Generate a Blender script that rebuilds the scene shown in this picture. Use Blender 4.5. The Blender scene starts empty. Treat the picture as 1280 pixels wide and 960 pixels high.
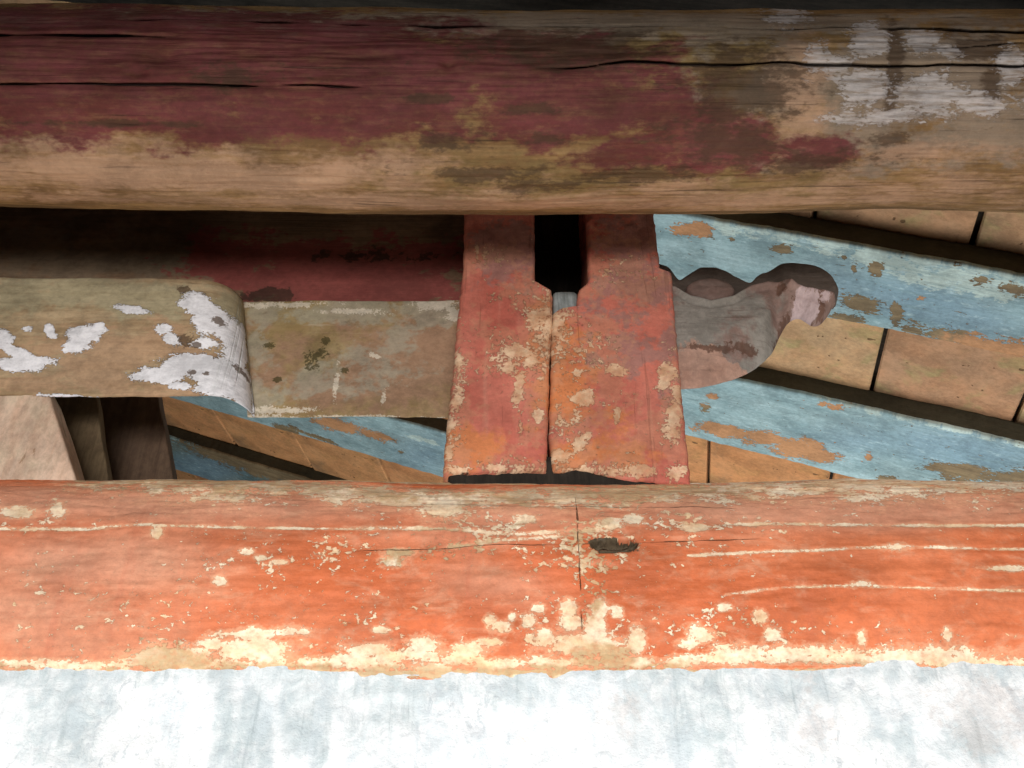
import bpy, math, random
import numpy as np
from mathutils import Vector, Matrix

sc = bpy.context.scene
COL = sc.collection
R_ = math.radians

# ---------------------------------------------------------------- camera
cam = bpy.data.cameras.new('camera')
cam.sensor_width = 36.0
cam.lens = 35.16
cam.clip_start = 0.02
cam.clip_end = 200
camo = bpy.data.objects.new('camera', cam)
COL.objects.link(camo)
camo.location = (0, 0, 0)
camo.rotation_euler = (R_(90 + 35), 0, 0)
sc.camera = camo

# ---------------------------------------------------------------- world, lamps, exposure
w = bpy.data.worlds.new('World')
sc.world = w
w.use_nodes = True
bg = w.node_tree.nodes['Background']
bg.inputs[0].default_value = (0.75, 0.85, 1.0, 1)
bg.inputs[1].default_value = 0.012


def area(name, loc, target, sx, sy, power, col, spread=180):
    l = bpy.data.lights.new(name, 'AREA')
    l.shape = 'RECTANGLE'
    l.size = sx
    l.size_y = sy
    l.energy = power
    l.color = col
    l.spread = R_(spread)
    o = bpy.data.objects.new(name, l)
    COL.objects.link(o)
    o.location = loc
    d = Vector(target) - Vector(loc)
    o.rotation_euler = d.to_track_quat('-Z', 'Y').to_euler()
    return o


# daylight through the open doorway behind the photographer, falling on the wall and lower beam
area('doorway_light', (-0.15, -2.2, -0.02), (-0.05, 1.63, 0.27), 3.8, 0.9, 32, (1.0, 0.975, 0.95), 54)
# light thrown up from the paving below
area('floor_bounce_light', (-0.1, 1.05, -2.2), (0.0, 1.5, 1.5), 3.4, 0.8, 24, (1.0, 0.92, 0.80), 110)
# unseen fill lamp added behind the wall to brighten the roof and rafters
area('roof_fill_light', (0.6, 4.2, -1.8), (0.1, 3.7, 2.3), 4.5, 2.2, 108, (0.97, 0.98, 0.97), 140)

vs = sc.view_settings
vs.view_transform = 'Standard'
vs.look = 'None'
vs.exposure = 0.13
vs.gamma = 1.0
vs.use_curve_mapping = False
sc.render.engine = 'CYCLES'
sc.cycles.use_denoising = True
sc.cycles.max_bounces = 4
sc.cycles.diffuse_bounces = 2
sc.cycles.glossy_bounces = 1
sc.cycles.use_adaptive_sampling = True
sc.cycles.adaptive_threshold = 0.03

# ---------------------------------------------------------------- patches of wear, in surface metres (u, v)
DATA = {
 'beam': {
  'cream': [(-1.035,0.27,-0.7996,0.2701,0.0012,0.4), (-0.7996,0.2701,-0.5202,0.2172,0.0733,0.4), (-0.5202,0.2172,-0.2563,0.1871,0.0367,0.4), (-0.3166,0.1871,-0.1191,0.1626,0.0388,0.4), (-0.1191,0.1626,0.09,0.1771,0.0371,0.4), (0.09,0.1771,0.3329,0.1944,0.0438,0.4), (0.3342,0.2026,0.6257,0.2119,0.0448,0.4), (0.6257,0.2119,1.0197,0.2379,0.0588,0.4), (-0.1247,0.1339,21.3,1.36,0.0,-29.18,1), (-0.2085,0.1626,13.43,1.42,0.0,-30.78,1), (-0.9138,0.0798,-0.7573,0.0814,0.0033,0.3), (-0.7573,0.0814,-0.6456,0.0895,0.0034,0.3), (-0.6446,0.0862,-0.4433,0.083,0.0024,0.3), (-0.4433,0.083,-0.2715,0.0814,0.0024,0.3), (-0.9015,0.1158,28.66,13.17,0.0,-87.76,1), (-0.8267,0.1178,68.71,28.98,0.0,-57.82,1), (-0.6297,0.0706,100.51,30.91,0.0,-94.93,1), (-0.3003,0.083,-0.1142,0.0798,0.0038,0.3), (-0.1142,0.0798,0.0,0.0706,0.0037,0.3), (0.0,0.0706,0.1713,0.0798,0.0037,0.3), (-0.1125,0.0476,0.0,0.0589,0.0029,0.3), (0.0,0.0589,0.1137,0.0706,0.0031,0.3), (0.3877,0.0911,0.6031,0.0911,0.0036,0.3), (0.6031,0.0911,0.7741,0.0878,0.0036,0.3), (0.7741,0.0878,0.9461,0.0878,0.0036,0.3), (0.3074,0.0342,0.4487,0.0422,0.0023,0.3), (0.4487,0.0422,0.6748,0.0476,0.0023,0.3), (0.6748,0.0476,0.9255,0.0422,0.0023,0.3), (0.361,-0.0268,0.4652,-0.0152,0.0017,0.3), (0.4652,-0.0152,0.6026,-0.0129,0.0018,0.3), (0.6026,-0.0129,0.9011,-0.0211,0.0018,0.3), (0.6748,0.0476,64.67,-20.45,0.0,-242.08,0.4), (0.5977,-0.0105,91.19,-21.4,0.0,-282.05,0.4), (0.851,0.0125,27.79,-10.1,0.0,-201.45,1), (-0.4285,-0.0819,14.34,2.47,4.89,-111.72,1), (-0.4291,-0.1031,16.31,1.44,0.0,-55.71,1), (-0.5648,-0.1178,13.68,1.31,0.0,-54.96,1), (-0.4966,-0.0953,37.46,4.16,0.0,-149.27,1), (-0.3485,-0.0786,74.61,6.8,0.0,-224.85,1), (-0.863,-0.1235,-0.6902,-0.1258,0.0069,0.4), (-0.6902,-0.1258,-0.5047,-0.1212,0.0069,0.4), (-0.5309,-0.1258,-0.2921,-0.1235,0.0092,0.4), (-0.2921,-0.1235,-0.1061,-0.1327,0.0092,0.4), (-0.2656,-0.1212,-0.1597,-0.1099,0.0091,0.4), (-0.1597,-0.1099,-0.0531,-0.1189,0.0091,0.4), (-0.0531,-0.1258,0.1063,-0.1189,0.0092,0.4), (0.1063,-0.1189,0.292,-0.1258,0.0092,0.4), (0.2657,-0.1189,0.4255,-0.1144,0.008,0.4), (0.4255,-0.1144,0.5846,-0.1189,0.008,0.4), (0.5846,-0.1189,0.7441,-0.1189,0.008,0.4), (0.7441,-0.1189,0.876,-0.1258,0.008,0.4), (-0.8746,-0.1374,0.0,-0.1374,0.0059,0.9), (0.0,-0.1374,0.8749,-0.135,0.0058,0.9), (0.1134,-0.0986,17.85,-0.44,0.0,-55.88,1), (0.1599,-0.1031,25.01,-0.82,0.0,-55.71,1), (0.1407,-0.0786,62.17,-2.29,0.0,-35.98,1), (0.1486,-0.0507,74.01,-3.52,0.0,-55.65,1), (0.1008,-0.0674,53.13,-1.53,0.0,-89.81,1), (0.0948,-0.0451,73.87,-2.32,0.0,-88.64,1), (0.0535,-0.0875,53.41,-0.69,0.0,-74.86,1), (-0.0201,-0.0708,53.18,0.3,0.0,-112.35,1), (-0.035,-0.063,92.86,0.96,0.0,-112.09,1), (0.0269,-0.0652,92.92,-0.73,0.0,-89.75,1), (0.0,-0.0585,123.64,0.0,0.0,-149.15,1), (-0.0401,-0.093,37.44,0.34,0.0,-179.31,1), (0.2072,-0.0897,74.82,-3.67,0.0,-56.1,1), (0.1757,-0.0507,92.51,-5.2,0.0,-111.31,1), (0.0433,-0.0451,82.08,-1.18,0.0,-147.74,1), (0.2163,0.0996,49.53,-5.41,0.0,-82.62,1), (0.1752,0.0911,43.53,-3.82,0.0,-86.34,1), (0.3289,0.083,43.7,-7.14,0.0,-125.74,1), (0.0217,0.103,49.45,-0.54,0.0,-94.57,1), (0.3149,-0.0797,49.0,-14.41,-14.4,-97.24,1), (0.4352,-0.0819,65.57,-28.41,-24.16,-105.9,1), (0.4182,-0.0563,105.91,-13.68,0.0,-99.31,1), (0.2937,-0.0953,53.51,-3.52,0.0,-127.95,1), (0.3527,-0.1099,46.96,-3.13,0.0,-73.88,1), (0.6918,-0.1121,12.12,-1.54,0.0,-73.73,0.8), (0.4926,-0.1076,13.41,-1.29,0.0,-98.7,0.6), (0.3993,-0.1099,37.57,-2.84,0.0,-63.33,1), (0.6383,-0.1144,25.07,-2.85,0.0,-88.27,1), (0.3587,-0.0451,82.08,-9.75,0.0,-177.29,1), (0.5859,-0.0864,124.59,-17.82,0.0,-89.85,1), (0.7301,-0.0808,149.3,-27.97,0.0,-89.93,1), (-0.5013,-0.0058,80.9,16.23,0.0,-139.77,1), (-0.2088,0.0264,51.31,4.77,0.0,-97.1,1), (-0.1961,0.0395,35.7,3.22,0.0,-149.28,1), (-0.2213,-0.0763,74.57,4.4,0.0,-179.88,1), (-0.1468,-0.0953,37.46,1.23,0.0,-74.64,1), (-0.0666,-0.1031,34.11,0.47,0.0,-99.05,1), (-0.2399,-0.1031,25.01,1.23,0.0,-111.43,1), (-0.2592,-0.1166,18.81,0.84,0.0,-125.79,1), (-0.4622,0.0395,79.34,16.87,0.0,-186.6,1), (-0.4393,0.0302,89.63,17.71,0.0,-192.02,1), (-0.4033,0.0238,71.91,12.82,0.0,-260.79,1), (-0.674,0.2702,12.76,3.94,0.0,-13.81,1)],
  'fleck': [(-0.0284,0.0706,4.69,0.07,0.0,-16.61,1), (0.1401,0.0395,6.49,-0.42,0.0,-9.33,1), (-0.112,0.0395,10.2,0.53,0.0,-24.88,0.8), (0.1344,-0.0674,4.96,-0.19,0.0,-16.33,0.9), (0.3446,0.0911,5.8,-1.0,0.0,-15.11,0.7), (0.3485,-0.0786,8.29,-0.76,0.0,-25.7,0.8), (-0.4734,0.0264,5.53,1.16,0.0,-19.42,0.35), (-0.7014,-0.0563,4.63,1.0,0.0,-19.86,0.35), (-0.2843,-0.0451,7.39,0.7,0.0,-22.16,0.3), (0.4825,-0.0786,6.22,-0.78,0.0,-25.7,0.5), (0.0,0.1626,0.96,0.0,0.0,-14.21,0.7), (-0.4533,-0.1009,2.27,0.22,0.0,-34.34,0.7), (0.4794,-0.1065,2.28,-0.22,0.0,-37.05,0.8), (-0.8364,0.0996,7.71,3.25,0.0,-23.13,0.5), (-0.3361,0.0395,4.76,0.74,0.0,-18.66,0.4)],
  'pink': [(-0.6471,0.1383,1.13,0.38,0.0,-15.08,1), (0.6017,0.1339,1.62,-0.5,0.0,-17.96,1.2), (-0.7657,0.0264,3.59,1.22,0.0,-12.95,0.8), (0.0291,0.1178,2.64,-0.04,0.0,-13.01,0.7), (-0.7852,-0.0451,4.1,1.07,0.0,-12.66,0.5), (0.0,-0.0164,6.09,0.0,0.0,-24.42,0.4)],
  'tan': [(-0.5785,-0.1144,12.53,1.29,0.0,-40.12,1), (-0.6157,-0.0841,39.01,23.06,21.3,-67.13,0.9), (0.0,-0.135,0.99,0.0,0.0,-85.84,0.6), (0.1224,0.2172,2.72,-0.16,0.0,-12.71,0.7), (-0.5329,0.2702,1.93,0.47,0.0,-11.05,0.7), (-0.126,0.0395,11.9,0.69,0.0,-24.88,0.5), (0.1401,0.0395,14.28,-0.92,0.0,-18.66,0.3), (0.1596,-0.1121,15.03,-0.44,0.0,-63.19,0.9), (-0.5247,-0.1212,37.64,3.19,0.0,-109.48,1)],
  'hole': [(0.1803,0.0518,23.65,-2.85,-2.75,-79.23,1), (0.1523,0.0546,59.08,-4.28,0.0,-101.18,0.9), (0.2117,0.056,69.78,-19.27,-24.61,-136.28,0.8)],
 },
 'wall': {
  'grey': [(-0.8723,0.5524,-0.45,0.5565,0.0188,0.4), (-0.45,0.5565,0.0,0.5618,0.0188,0.4), (0.0,0.5618,0.8751,0.5618,0.0189,0.4), (-0.7088,0.4806,19.1,1.41,-2.25,-13.45,0.5), (-0.4639,0.4806,55.43,9.16,0.0,-13.09,0.9), (-0.4234,0.4679,54.83,-1.52,-1.93,-11.44,0.9), (-0.3941,0.4429,78.65,11.19,0.0,-20.17,1), (-0.3446,0.5063,38.45,4.68,0.0,-15.42,0.8), (-0.3079,0.4679,64.96,7.15,0.0,-13.21,0.8), (-0.6633,0.5063,28.9,-3.78,-8.77,-26.2,0.7), (-0.1933,0.4806,19.4,1.34,0.0,-17.45,0.7), (-0.1575,0.5325,6.93,0.38,0.0,-31.54,0.6), (0.1955,0.5128,19.18,-1.32,0.0,-12.79,0.6), (0.3397,0.5193,9.57,-1.14,0.0,-15.28,0.6), (0.42,0.5325,8.47,-1.24,0.0,-31.54,0.5), (0.6738,0.4429,13.11,-3.19,0.0,-26.89,0.4), (0.0263,0.5325,12.7,-0.12,0.0,-31.54,0.5), (-0.7374,0.4429,19.66,5.23,0.0,-26.89,0.4)],
  'warm': [(0.7638,0.4934,15.45,-4.18,0.0,-12.97,0.9), (0.0191,0.4491,98.1,-0.68,0.0,-100.39,1), (0.4768,0.4806,38.8,-6.59,0.0,-15.7,0.6), (0.1744,0.487,30.97,-1.92,0.0,-39.08,0.4)],
 },
 'log': {
  'paint': [(-0.7778,-0.0729,1.19,0.12,0.0,-6.27,1.4), (-0.3281,-0.1126,2.58,0.02,0.0,-8.8,1.2), (0.0897,-0.1639,5.58,0.06,0.0,-14.43,1.1), (0.0,-0.0972,3.35,0.0,0.0,-12.78,0.9), (0.3619,-0.2151,7.34,-0.01,-1.28,-14.87,1), (0.2134,-0.2541,10.93,0.75,0.0,-27.73,0.9), (0.4269,-0.2541,5.94,1.3,2.2,-23.07,0.9), (0.2995,-0.1784,11.13,0.49,0.0,-17.28,0.8), (-0.511,-0.2002,2.08,-0.22,0.0,-30.91,0.8), (0.5322,-0.246,9.39,1.53,0.0,-31.2,0.8)],
  'pale': [(-0.7579,-0.2945,1.96,-0.58,0.0,-20.15,1.1), (-0.882,-0.246,4.7,-1.26,0.0,-34.67,0.6), (-0.4822,-0.3083,3.21,-0.64,0.0,-22.23,0.9), (-0.2153,-0.2797,10.84,-0.86,0.0,-27.91,0.8), (0.0,-0.377,0.89,0.0,0.0,-29.04,0.9), (0.5656,-0.2624,10.9,2.08,0.0,-37.15,0.8), (0.7775,-0.2541,7.29,1.82,0.0,-33.89,0.7), (0.5369,-0.1349,16.76,0.31,0.0,-9.74,0.7), (0.477,-0.3583,2.1,0.47,0.0,-24.85,0.4), (0.8839,-0.3421,6.34,2.53,0.0,-17.99,0.4), (0.0954,-0.3583,6.99,0.31,0.0,-43.49,0.5)],
  'white': [(0.6714,-0.0269,25.49,-4.16,0.0,-18.62,1), (0.659,-0.1246,18.63,0.08,0.0,-28.04,1.1), (0.597,-0.094,33.5,-1.5,0.0,-39.62,0.8), (0.777,-0.0269,25.49,-4.82,0.0,-26.9,0.8), (0.8107,-0.0501,20.86,-9.39,-22.78,-47.73,0.8), (0.7757,-0.1422,13.41,0.56,0.0,-22.88,0.75), (0.6887,-0.1784,11.13,1.14,0.0,-57.61,0.6), (0.934,-0.0812,33.46,-3.4,0.0,-23.52,0.8), (0.8736,-0.1567,13.39,1.08,0.0,-49.42,0.6), (0.6296,-0.1856,22.24,2.33,0.0,-68.88,0.6), (0.5684,-0.0729,47.75,-3.54,0.0,-29.78,0.6), (0.5424,0.0888,24.47,-5.94,0.0,-11.59,0.7)],
  'grey': [(0.7605,-0.1126,3.05,-0.06,0.0,-8.25,1), (0.092,0.0277,0.93,-0.03,0.0,-17.56,0.9), (0.8143,-0.2151,4.14,0.8,0.0,-16.66,0.7), (0.507,-0.1275,11.18,0.08,0.0,-11.26,0.6)],
  'dark': [(0.4324,-0.1275,8.38,0.05,0.0,-11.26,0.9), (0.7173,-0.0812,55.77,-4.36,0.0,-7.64,1), (0.8789,-0.0464,16.64,-2.88,0.0,-29.76,1), (0.8946,-0.1275,47.91,0.62,0.0,-16.89,0.8), (0.3936,-0.2303,8.13,-0.54,-3.82,-21.68,0.8), (0.2469,-0.2888,9.26,0.88,0.0,-38.38,0.6), (-0.1209,-0.2226,16.55,-0.51,0.0,-41.12,0.6), (0.5826,-0.2709,7.23,1.94,3.25,-40.45,0.6), (-0.0617,-0.2888,8.1,-0.19,0.0,-44.77,0.6), (-0.1492,-0.1495,16.75,-0.18,0.0,-98.52,1), (0.0299,-0.1683,16.72,0.06,0.0,-86.61,0.9), (0.0755,-0.2226,16.55,0.32,0.0,-73.1,0.8), (-0.5219,-0.1126,11.18,0.15,0.0,-41.25,0.5), (0.71,-0.2226,22.06,3.99,0.0,-54.83,0.8), (0.0901,-0.0464,4.44,-0.08,0.0,-20.61,0.7), (0.0312,-0.3188,10.67,0.14,0.0,-38.44,0.6), (-0.7816,-0.2002,5.12,-0.81,0.0,-136.02,0.8)],
  'olive': [(0.0628,-0.33,3.35,0.09,0.0,-14.34,0.9), (-0.0778,-0.3083,10.72,-0.34,0.0,-18.81,0.9), (0.3305,-0.0464,3.7,-0.24,0.0,-13.39,0.8), (0.5227,-0.1567,9.57,0.46,0.0,-11.53,0.7), (0.4082,-0.33,4.25,0.76,0.0,-21.52,0.7)],
 },
 'post': {
  'cream': [(0.0085,1.2733,22.65,-0.05,0.0,-52.39,0.7), (-0.005,1.2313,42.54,0.06,0.0,-48.24,0.6), (0.0166,1.1904,74.15,-11.05,-4.02,-18.67,0.9), (0.0422,1.2522,49.35,-0.57,0.0,-29.81,0.5), (0.052,1.1111,87.97,-1.29,0.0,-51.57,0.9), (0.148,1.1562,35.77,-1.48,0.0,-50.28,1), (0.2131,1.1169,102.47,-6.16,0.0,-51.41,1), (0.218,1.2272,38.6,-16.9,-31.5,-52.89,0.9), (0.137,1.0426,69.77,-2.75,0.0,-44.69,0.7), (0.1522,1.0632,104.04,-4.54,0.0,-88.33,1), (0.0948,1.0167,45.19,-1.24,0.0,-54.44,0.7), (0.323,1.0918,51.6,-4.74,0.0,-23.7,0.9), (0.3206,1.2107,58.98,-13.67,-4.0,-18.13,0.7), (0.3366,1.1503,67.67,-6.37,0.0,-16.82,0.6), (0.2427,0.9839,15.97,-1.14,0.0,-69.36,0.6), (-0.1096,0.9839,39.92,1.28,0.0,-110.98,0.8), (-0.0314,0.9894,39.86,0.37,0.0,-110.63,0.7), (0.0157,0.9894,53.15,-0.24,0.0,-110.63,0.7), (0.1329,0.9803,24.59,-0.96,0.0,-69.51,0.7), (0.0869,1.3601,28.77,-0.66,0.0,-22.51,0.5), (0.0558,1.3712,40.97,-0.6,0.0,-27.97,0.6), (0.1299,1.1111,102.64,-3.77,0.0,-42.98,0.6), (0.1371,1.2148,119.65,-4.5,0.0,-60.85,0.6), (0.0974,1.1111,123.16,-3.39,0.0,-36.84,0.5), (0.0161,1.0822,206.96,-0.95,0.0,-37.45,0.5), (0.3206,0.9803,53.29,-5.01,0.0,-55.61,0.5), (-0.1085,1.2107,99.82,2.98,0.0,-12.2,0.4), (-0.1253,1.0727,103.76,3.71,0.0,-13.18,0.4)],
  'fleck': [(0.0854,1.2946,9.76,-0.22,0.0,-6.66,1), (0.0,1.2733,9.81,0.0,0.0,-9.43,0.7), (0.1708,1.2946,9.76,-0.45,0.0,-9.32,0.6), (0.1124,1.0727,10.38,-0.33,0.0,-8.79,0.5), (0.3248,1.1111,23.69,-2.17,0.0,-5.73,0.7), (0.0941,0.9894,3.75,-0.1,0.0,-30.73,0.8), (0.0708,1.4279,8.07,-0.15,0.0,-10.86,0.7), (0.2342,1.4983,9.25,-0.55,0.0,-10.48,0.6), (-0.0547,1.5466,10.97,0.15,0.0,-13.63,0.5), (-0.1129,1.1904,43.02,1.34,0.0,-4.49,0.6), (0.2273,1.1111,10.26,-0.66,0.0,-12.89,0.25), (0.2522,1.0075,12.69,-0.93,0.0,-18.24,0.4)],
  'grey': [(0.1773,1.2522,33.54,-14.21,-27.81,-46.69,1.1), (0.2562,1.2946,14.64,-1.01,0.0,-15.54,0.5), (0.2865,1.4745,11.17,-0.82,0.0,-8.48,0.6), (0.0,1.5712,10.9,0.0,0.0,-10.1,0.9), (0.277,1.5961,10.83,-0.75,0.0,-9.97,0.9), (0.3416,1.2946,36.59,-3.36,0.0,-7.77,0.6)],
  'orange': [(-0.0795,1.0352,16.56,0.38,0.0,-19.24,1), (0.1135,1.0075,21.15,-0.7,0.0,-34.21,0.9), (0.1007,1.2313,14.89,-0.41,0.0,-6.89,0.7), (0.1748,1.0352,12.59,-0.64,0.0,-17.95,0.4)],
  'dark': [(0.0,0.9714,7.12,0.0,0.0,-139.75,0.8), (0.1249,0.975,16.01,-0.59,0.0,-111.57,0.9)],
 },
 'board': {
  'pink': [(-0.2475,1.3111,6.28,0.4,0.0,-5.69,1), (-0.3803,1.2253,4.82,0.49,0.0,-18.33,0.7), (-0.16,1.3332,9.37,0.39,0.0,-7.51,0.8), (-0.5245,1.2677,14.3,1.97,0.0,-7.77,0.4)],
  'grey': [(-0.3478,1.4475,6.07,0.53,0.0,-21.24,0.7), (-0.1825,1.4358,13.7,0.63,0.0,-19.43,0.9), (-0.2934,1.3332,14.06,1.06,0.0,-11.26,0.6), (-0.3998,1.2464,9.59,1.01,0.0,-23.56,0.5), (-0.569,1.3332,35.15,5.16,0.0,-6.43,0.6)],
  'pale': [(-0.5778,1.1613,-0.3737,1.1593,0.0061,0.3), (-0.3737,1.1593,-0.1443,1.1573,0.0061,0.3), (-0.1278,1.4358,39.13,1.26,0.0,-42.74,0.9), (-0.1749,1.4712,18.1,0.79,0.0,-52.49,0.8), (-0.3014,1.3221,66.24,-14.2,-64.3,-146.88,0.8), (-0.3666,1.4522,13.64,1.25,0.0,-105.97,0.6), (-0.534,1.4712,9.05,1.2,0.0,-104.98,0.5), (-0.5123,1.1797,11.71,1.61,0.0,-97.65,0.6), (-0.2785,1.2044,182.2,-41.39,-14.21,-33.4,0.6), (-0.3824,1.2464,191.02,5.59,-2.28,-21.57,0.5)],
  'dark': [(-0.5449,1.351,62.2,8.7,0.0,-89.24,0.9), (-0.5114,1.2613,95.5,12.84,0.0,-116.88,0.9), (-0.4159,1.3645,79.69,8.48,0.0,-88.63,0.8), (-0.4344,1.3221,35.25,3.96,0.0,-37.74,0.5), (-0.3686,1.2828,113.95,10.98,0.0,-115.57,0.7)],
 },
 'block': {
  'white': [(-1.0499,1.2695,19.82,-0.14,-25.25,-62.73,1.3), (-1.0241,1.2381,14.87,4.79,2.83,-42.88,1.3), (-1.0846,1.3015,36.22,-6.05,-24.4,-40.65,1), (-1.0406,1.3275,72.68,20.18,0.0,-114.6,1), (-0.9947,1.3297,83.01,22.02,0.0,-57.23,1.1), (-0.9832,1.3123,72.97,19.22,0.0,-115.54,1), (-0.9164,1.3123,24.09,8.59,5.8,-31.26,1.3), (-0.9255,1.2801,29.44,7.36,0.0,-52.25,1.1), (-0.8863,1.3297,58.11,13.73,0.0,-50.87,1.1), (-0.829,1.3829,23.64,2.57,-13.29,-76.37,1.2), (-0.7486,1.3297,48.42,9.67,0.0,-65.41,1), (-0.7259,1.3015,36.22,-9.54,-32.53,-51.07,1.1), (-0.6927,1.4009,25.04,-0.65,-9.22,-28.29,1.3), (-0.6551,1.3561,24.04,4.17,0.0,-18.81,1.2), (-0.5995,1.3123,29.19,4.69,0.0,-12.84,1.4), (-0.6792,1.2339,14.18,3.24,1.95,-29.73,1.5), (-0.725,1.2113,16.67,3.33,0.0,-40.68,1.4), (-0.7574,1.2072,23.1,4.82,0.0,-61.16,1.1), (-0.6142,1.197,20.08,3.41,0.0,-17.57,1.4), (-0.5628,1.1869,37.76,5.89,0.0,-10.76,1.5), (-0.5876,1.2381,19.85,3.19,0.0,-24.05,1.4), (-0.6557,1.2908,32.62,5.76,0.0,-66.79,1), (-0.9734,1.1628,-0.8865,1.1568,0.0052,0.3), (-0.8865,1.1568,-0.8199,1.1528,0.0052,0.3), (-0.6862,1.1828,43.2,8.23,0.0,-82.66,1), (-0.5892,1.3561,57.7,9.0,0.0,-28.22,0.8)],
  'tan': [(-0.8297,1.2695,5.37,1.21,0.0,-15.76,0.8), (-0.9601,1.1869,6.71,1.79,0.0,-30.93,0.7), (-0.8394,1.2381,14.89,3.42,0.0,-12.03,0.6), (-0.6749,1.1668,10.12,1.9,0.0,-50.04,0.7)],
  'green': [(-0.9879,1.4237,3.54,0.91,0.0,-16.76,0.8), (-0.7785,1.4352,9.42,1.9,0.0,-27.07,0.6), (-0.6156,1.4123,23.69,3.8,0.0,-19.92,1), (-0.5472,1.2485,74.24,11.07,0.0,-6.83,1.1)],
  'dark': [(-0.6685,1.2865,83.98,15.14,0.0,-117.15,1), (-0.6674,1.2154,85.62,15.72,0.0,-121.78,1.1), (-0.6366,1.2113,100.01,17.53,0.0,-162.74,1), (-0.6969,1.3015,42.25,-11.46,-32.53,-50.82,0.6), (-0.5718,1.2443,29.28,0.41,-20.65,-97.65,0.8), (-0.7267,1.4422,40.3,7.58,0.0,-86.32,0.7), (-0.6412,1.3561,72.13,12.25,0.0,-90.3,0.6)],
 },
 'upper': {
  'paint': [(-0.4,1.5764,2.92,0.28,0.0,-7.95,1.2), (-0.6536,1.6145,7.43,1.16,0.0,-9.76,0.6)],
  'dark': [(-0.5817,1.5145,13.32,1.9,0.0,-40.96,1.1), (-0.3288,1.6403,8.62,0.67,0.0,-48.19,0.4)],
  'grey': [(-1.0058,1.6403,2.87,0.69,0.0,-12.85,0.9)],
 },
 'nose': {
  'grey': [(0.4092,1.3921,11.24,-1.19,0.0,-8.8,1), (0.542,1.3251,14.3,-2.03,0.0,-11.39,0.5), (0.468,1.4381,11.11,-1.33,0.0,-26.85,0.6)],
  'pink': [(0.4567,1.271,8.29,-1.01,0.0,-23.43,1.2), (0.416,1.2924,14.42,-1.59,0.0,-28.96,1), (0.5515,1.271,18.17,2.67,14.18,-33.54,0.7)],
  'white': [(0.6649,1.4311,35.84,-13.52,-8.0,-21.77,1.2), (0.65,1.4498,69.23,-11.44,0.0,-35.58,1), (0.709,1.4568,64.94,6.51,47.27,-108.46,0.5)],
  'dark': [(0.4201,1.3295,14.28,-1.57,0.0,-151.46,0.9), (0.5175,1.3383,28.5,-3.86,0.0,-90.46,1), (0.6138,1.3921,67.87,-24.97,-4.85,-13.39,0.8), (0.6939,1.4428,57.93,6.05,15.81,-36.35,1), (0.426,1.2288,19.37,0.0,20.42,-121.01,0.6), (0.6096,1.4805,68.7,-10.56,0.0,-84.09,0.8)],
 },
 'r1': {
  'loss': [(-0.6789,0.0616,14.62,0.97,3.44,27.5,1.2), (-0.4019,0.0715,30.59,-1.96,11.94,46.38,1.2), (-0.1067,0.0757,42.39,-5.75,8.5,31.24,1.2), (-0.1277,0.2489,14.65,-0.18,0.56,21.86,1.2), (-0.0224,0.2634,45.62,-6.81,4.43,14.25,1.1), (-0.1631,0.3312,19.58,-2.25,9.74,30.88,0.9), (0.1802,0.3243,6.14,-0.4,-0.48,21.81,1), (0.2981,0.3283,7.34,-0.99,1.78,18.66,1.1), (-0.5553,0.0673,64.2,-1.72,23.09,92.32,1), (-0.1708,0.0967,103.89,-12.42,9.46,34.68,0.9), (-0.2067,0.0563,104.19,-11.66,24.86,94.27,1), (0.0357,0.3239,34.09,-5.48,16.24,49.86,1), (0.0345,0.1699,60.9,-10.12,19.99,67.33,0.8), (0.1819,0.0484,32.59,-6.75,10.17,36.08,0.8), (0.2809,0.0548,23.3,-5.38,8.33,28.88,0.7)],
  'orange': [(-0.6789,0.0616,12.67,0.84,2.46,19.64,1.2), (0.294,0.3098,7.37,-0.99,1.36,14.64,0.9), (0.0457,0.1666,21.39,-3.61,10.01,33.74,0.6)],
  'mint': [(-0.5953,0.0164,-0.3439,0.0144,0.0312,0.4), (-0.3439,0.0144,-0.1056,0.0158,0.0304,0.4), (-0.1056,0.0158,0.3147,0.0177,0.0293,0.4), (0.1296,0.0631,5.07,-0.4,0.09,18.53,1), (-0.1023,0.0393,7.25,-0.14,0.05,24.38,1), (0.2607,0.0606,7.83,-1.06,0.99,16.63,1)],
  'deep': [(0.0393,0.1984,3.59,-0.19,0.18,9.12,0.9), (0.1631,0.236,5.48,-0.46,0.23,9.07,0.8), (-0.2036,0.1946,6.7,-0.73,2.54,8.79,0.5)],
 },
 'r2': {
  'loss': [(-0.5591,0.3591,7.75,0.45,3.52,19.02,1.2), (-0.3968,0.3459,9.4,0.24,3.25,17.34,1.2), (-0.253,0.3624,8.16,-0.03,2.39,12.39,1.3), (-0.173,0.3839,12.37,-1.17,9.95,21.26,1), (-0.6112,0.1411,34.81,-0.38,18.43,46.86,1), (-0.1488,0.0292,29.53,-1.64,12.32,49.87,1.1), (-0.1978,0.0287,43.2,-4.15,26.42,65.67,1), (0.0015,0.2909,56.37,-7.33,16.44,35.28,1), (0.3211,0.2512,7.41,-0.89,3.0,15.57,1.1), (0.4976,0.1923,12.64,-2.92,9.03,18.31,1), (-0.6428,0.2353,38.22,-0.17,14.69,36.1,0.8), (0.0886,0.4058,20.94,-3.01,20.82,42.04,1)],
  'orange': [(-0.5591,0.3591,6.2,0.36,2.26,12.23,1.2), (-0.3968,0.3459,6.39,0.16,1.8,9.63,1.2), (-0.2214,0.3654,5.47,-0.05,1.68,8.68,1.3), (-0.1488,0.0292,8.86,-0.49,4.93,19.95,1), (-0.6112,0.1411,15.66,-0.17,7.37,18.74,1), (0.0015,0.2909,28.19,-3.66,8.22,17.64,1)],
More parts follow.
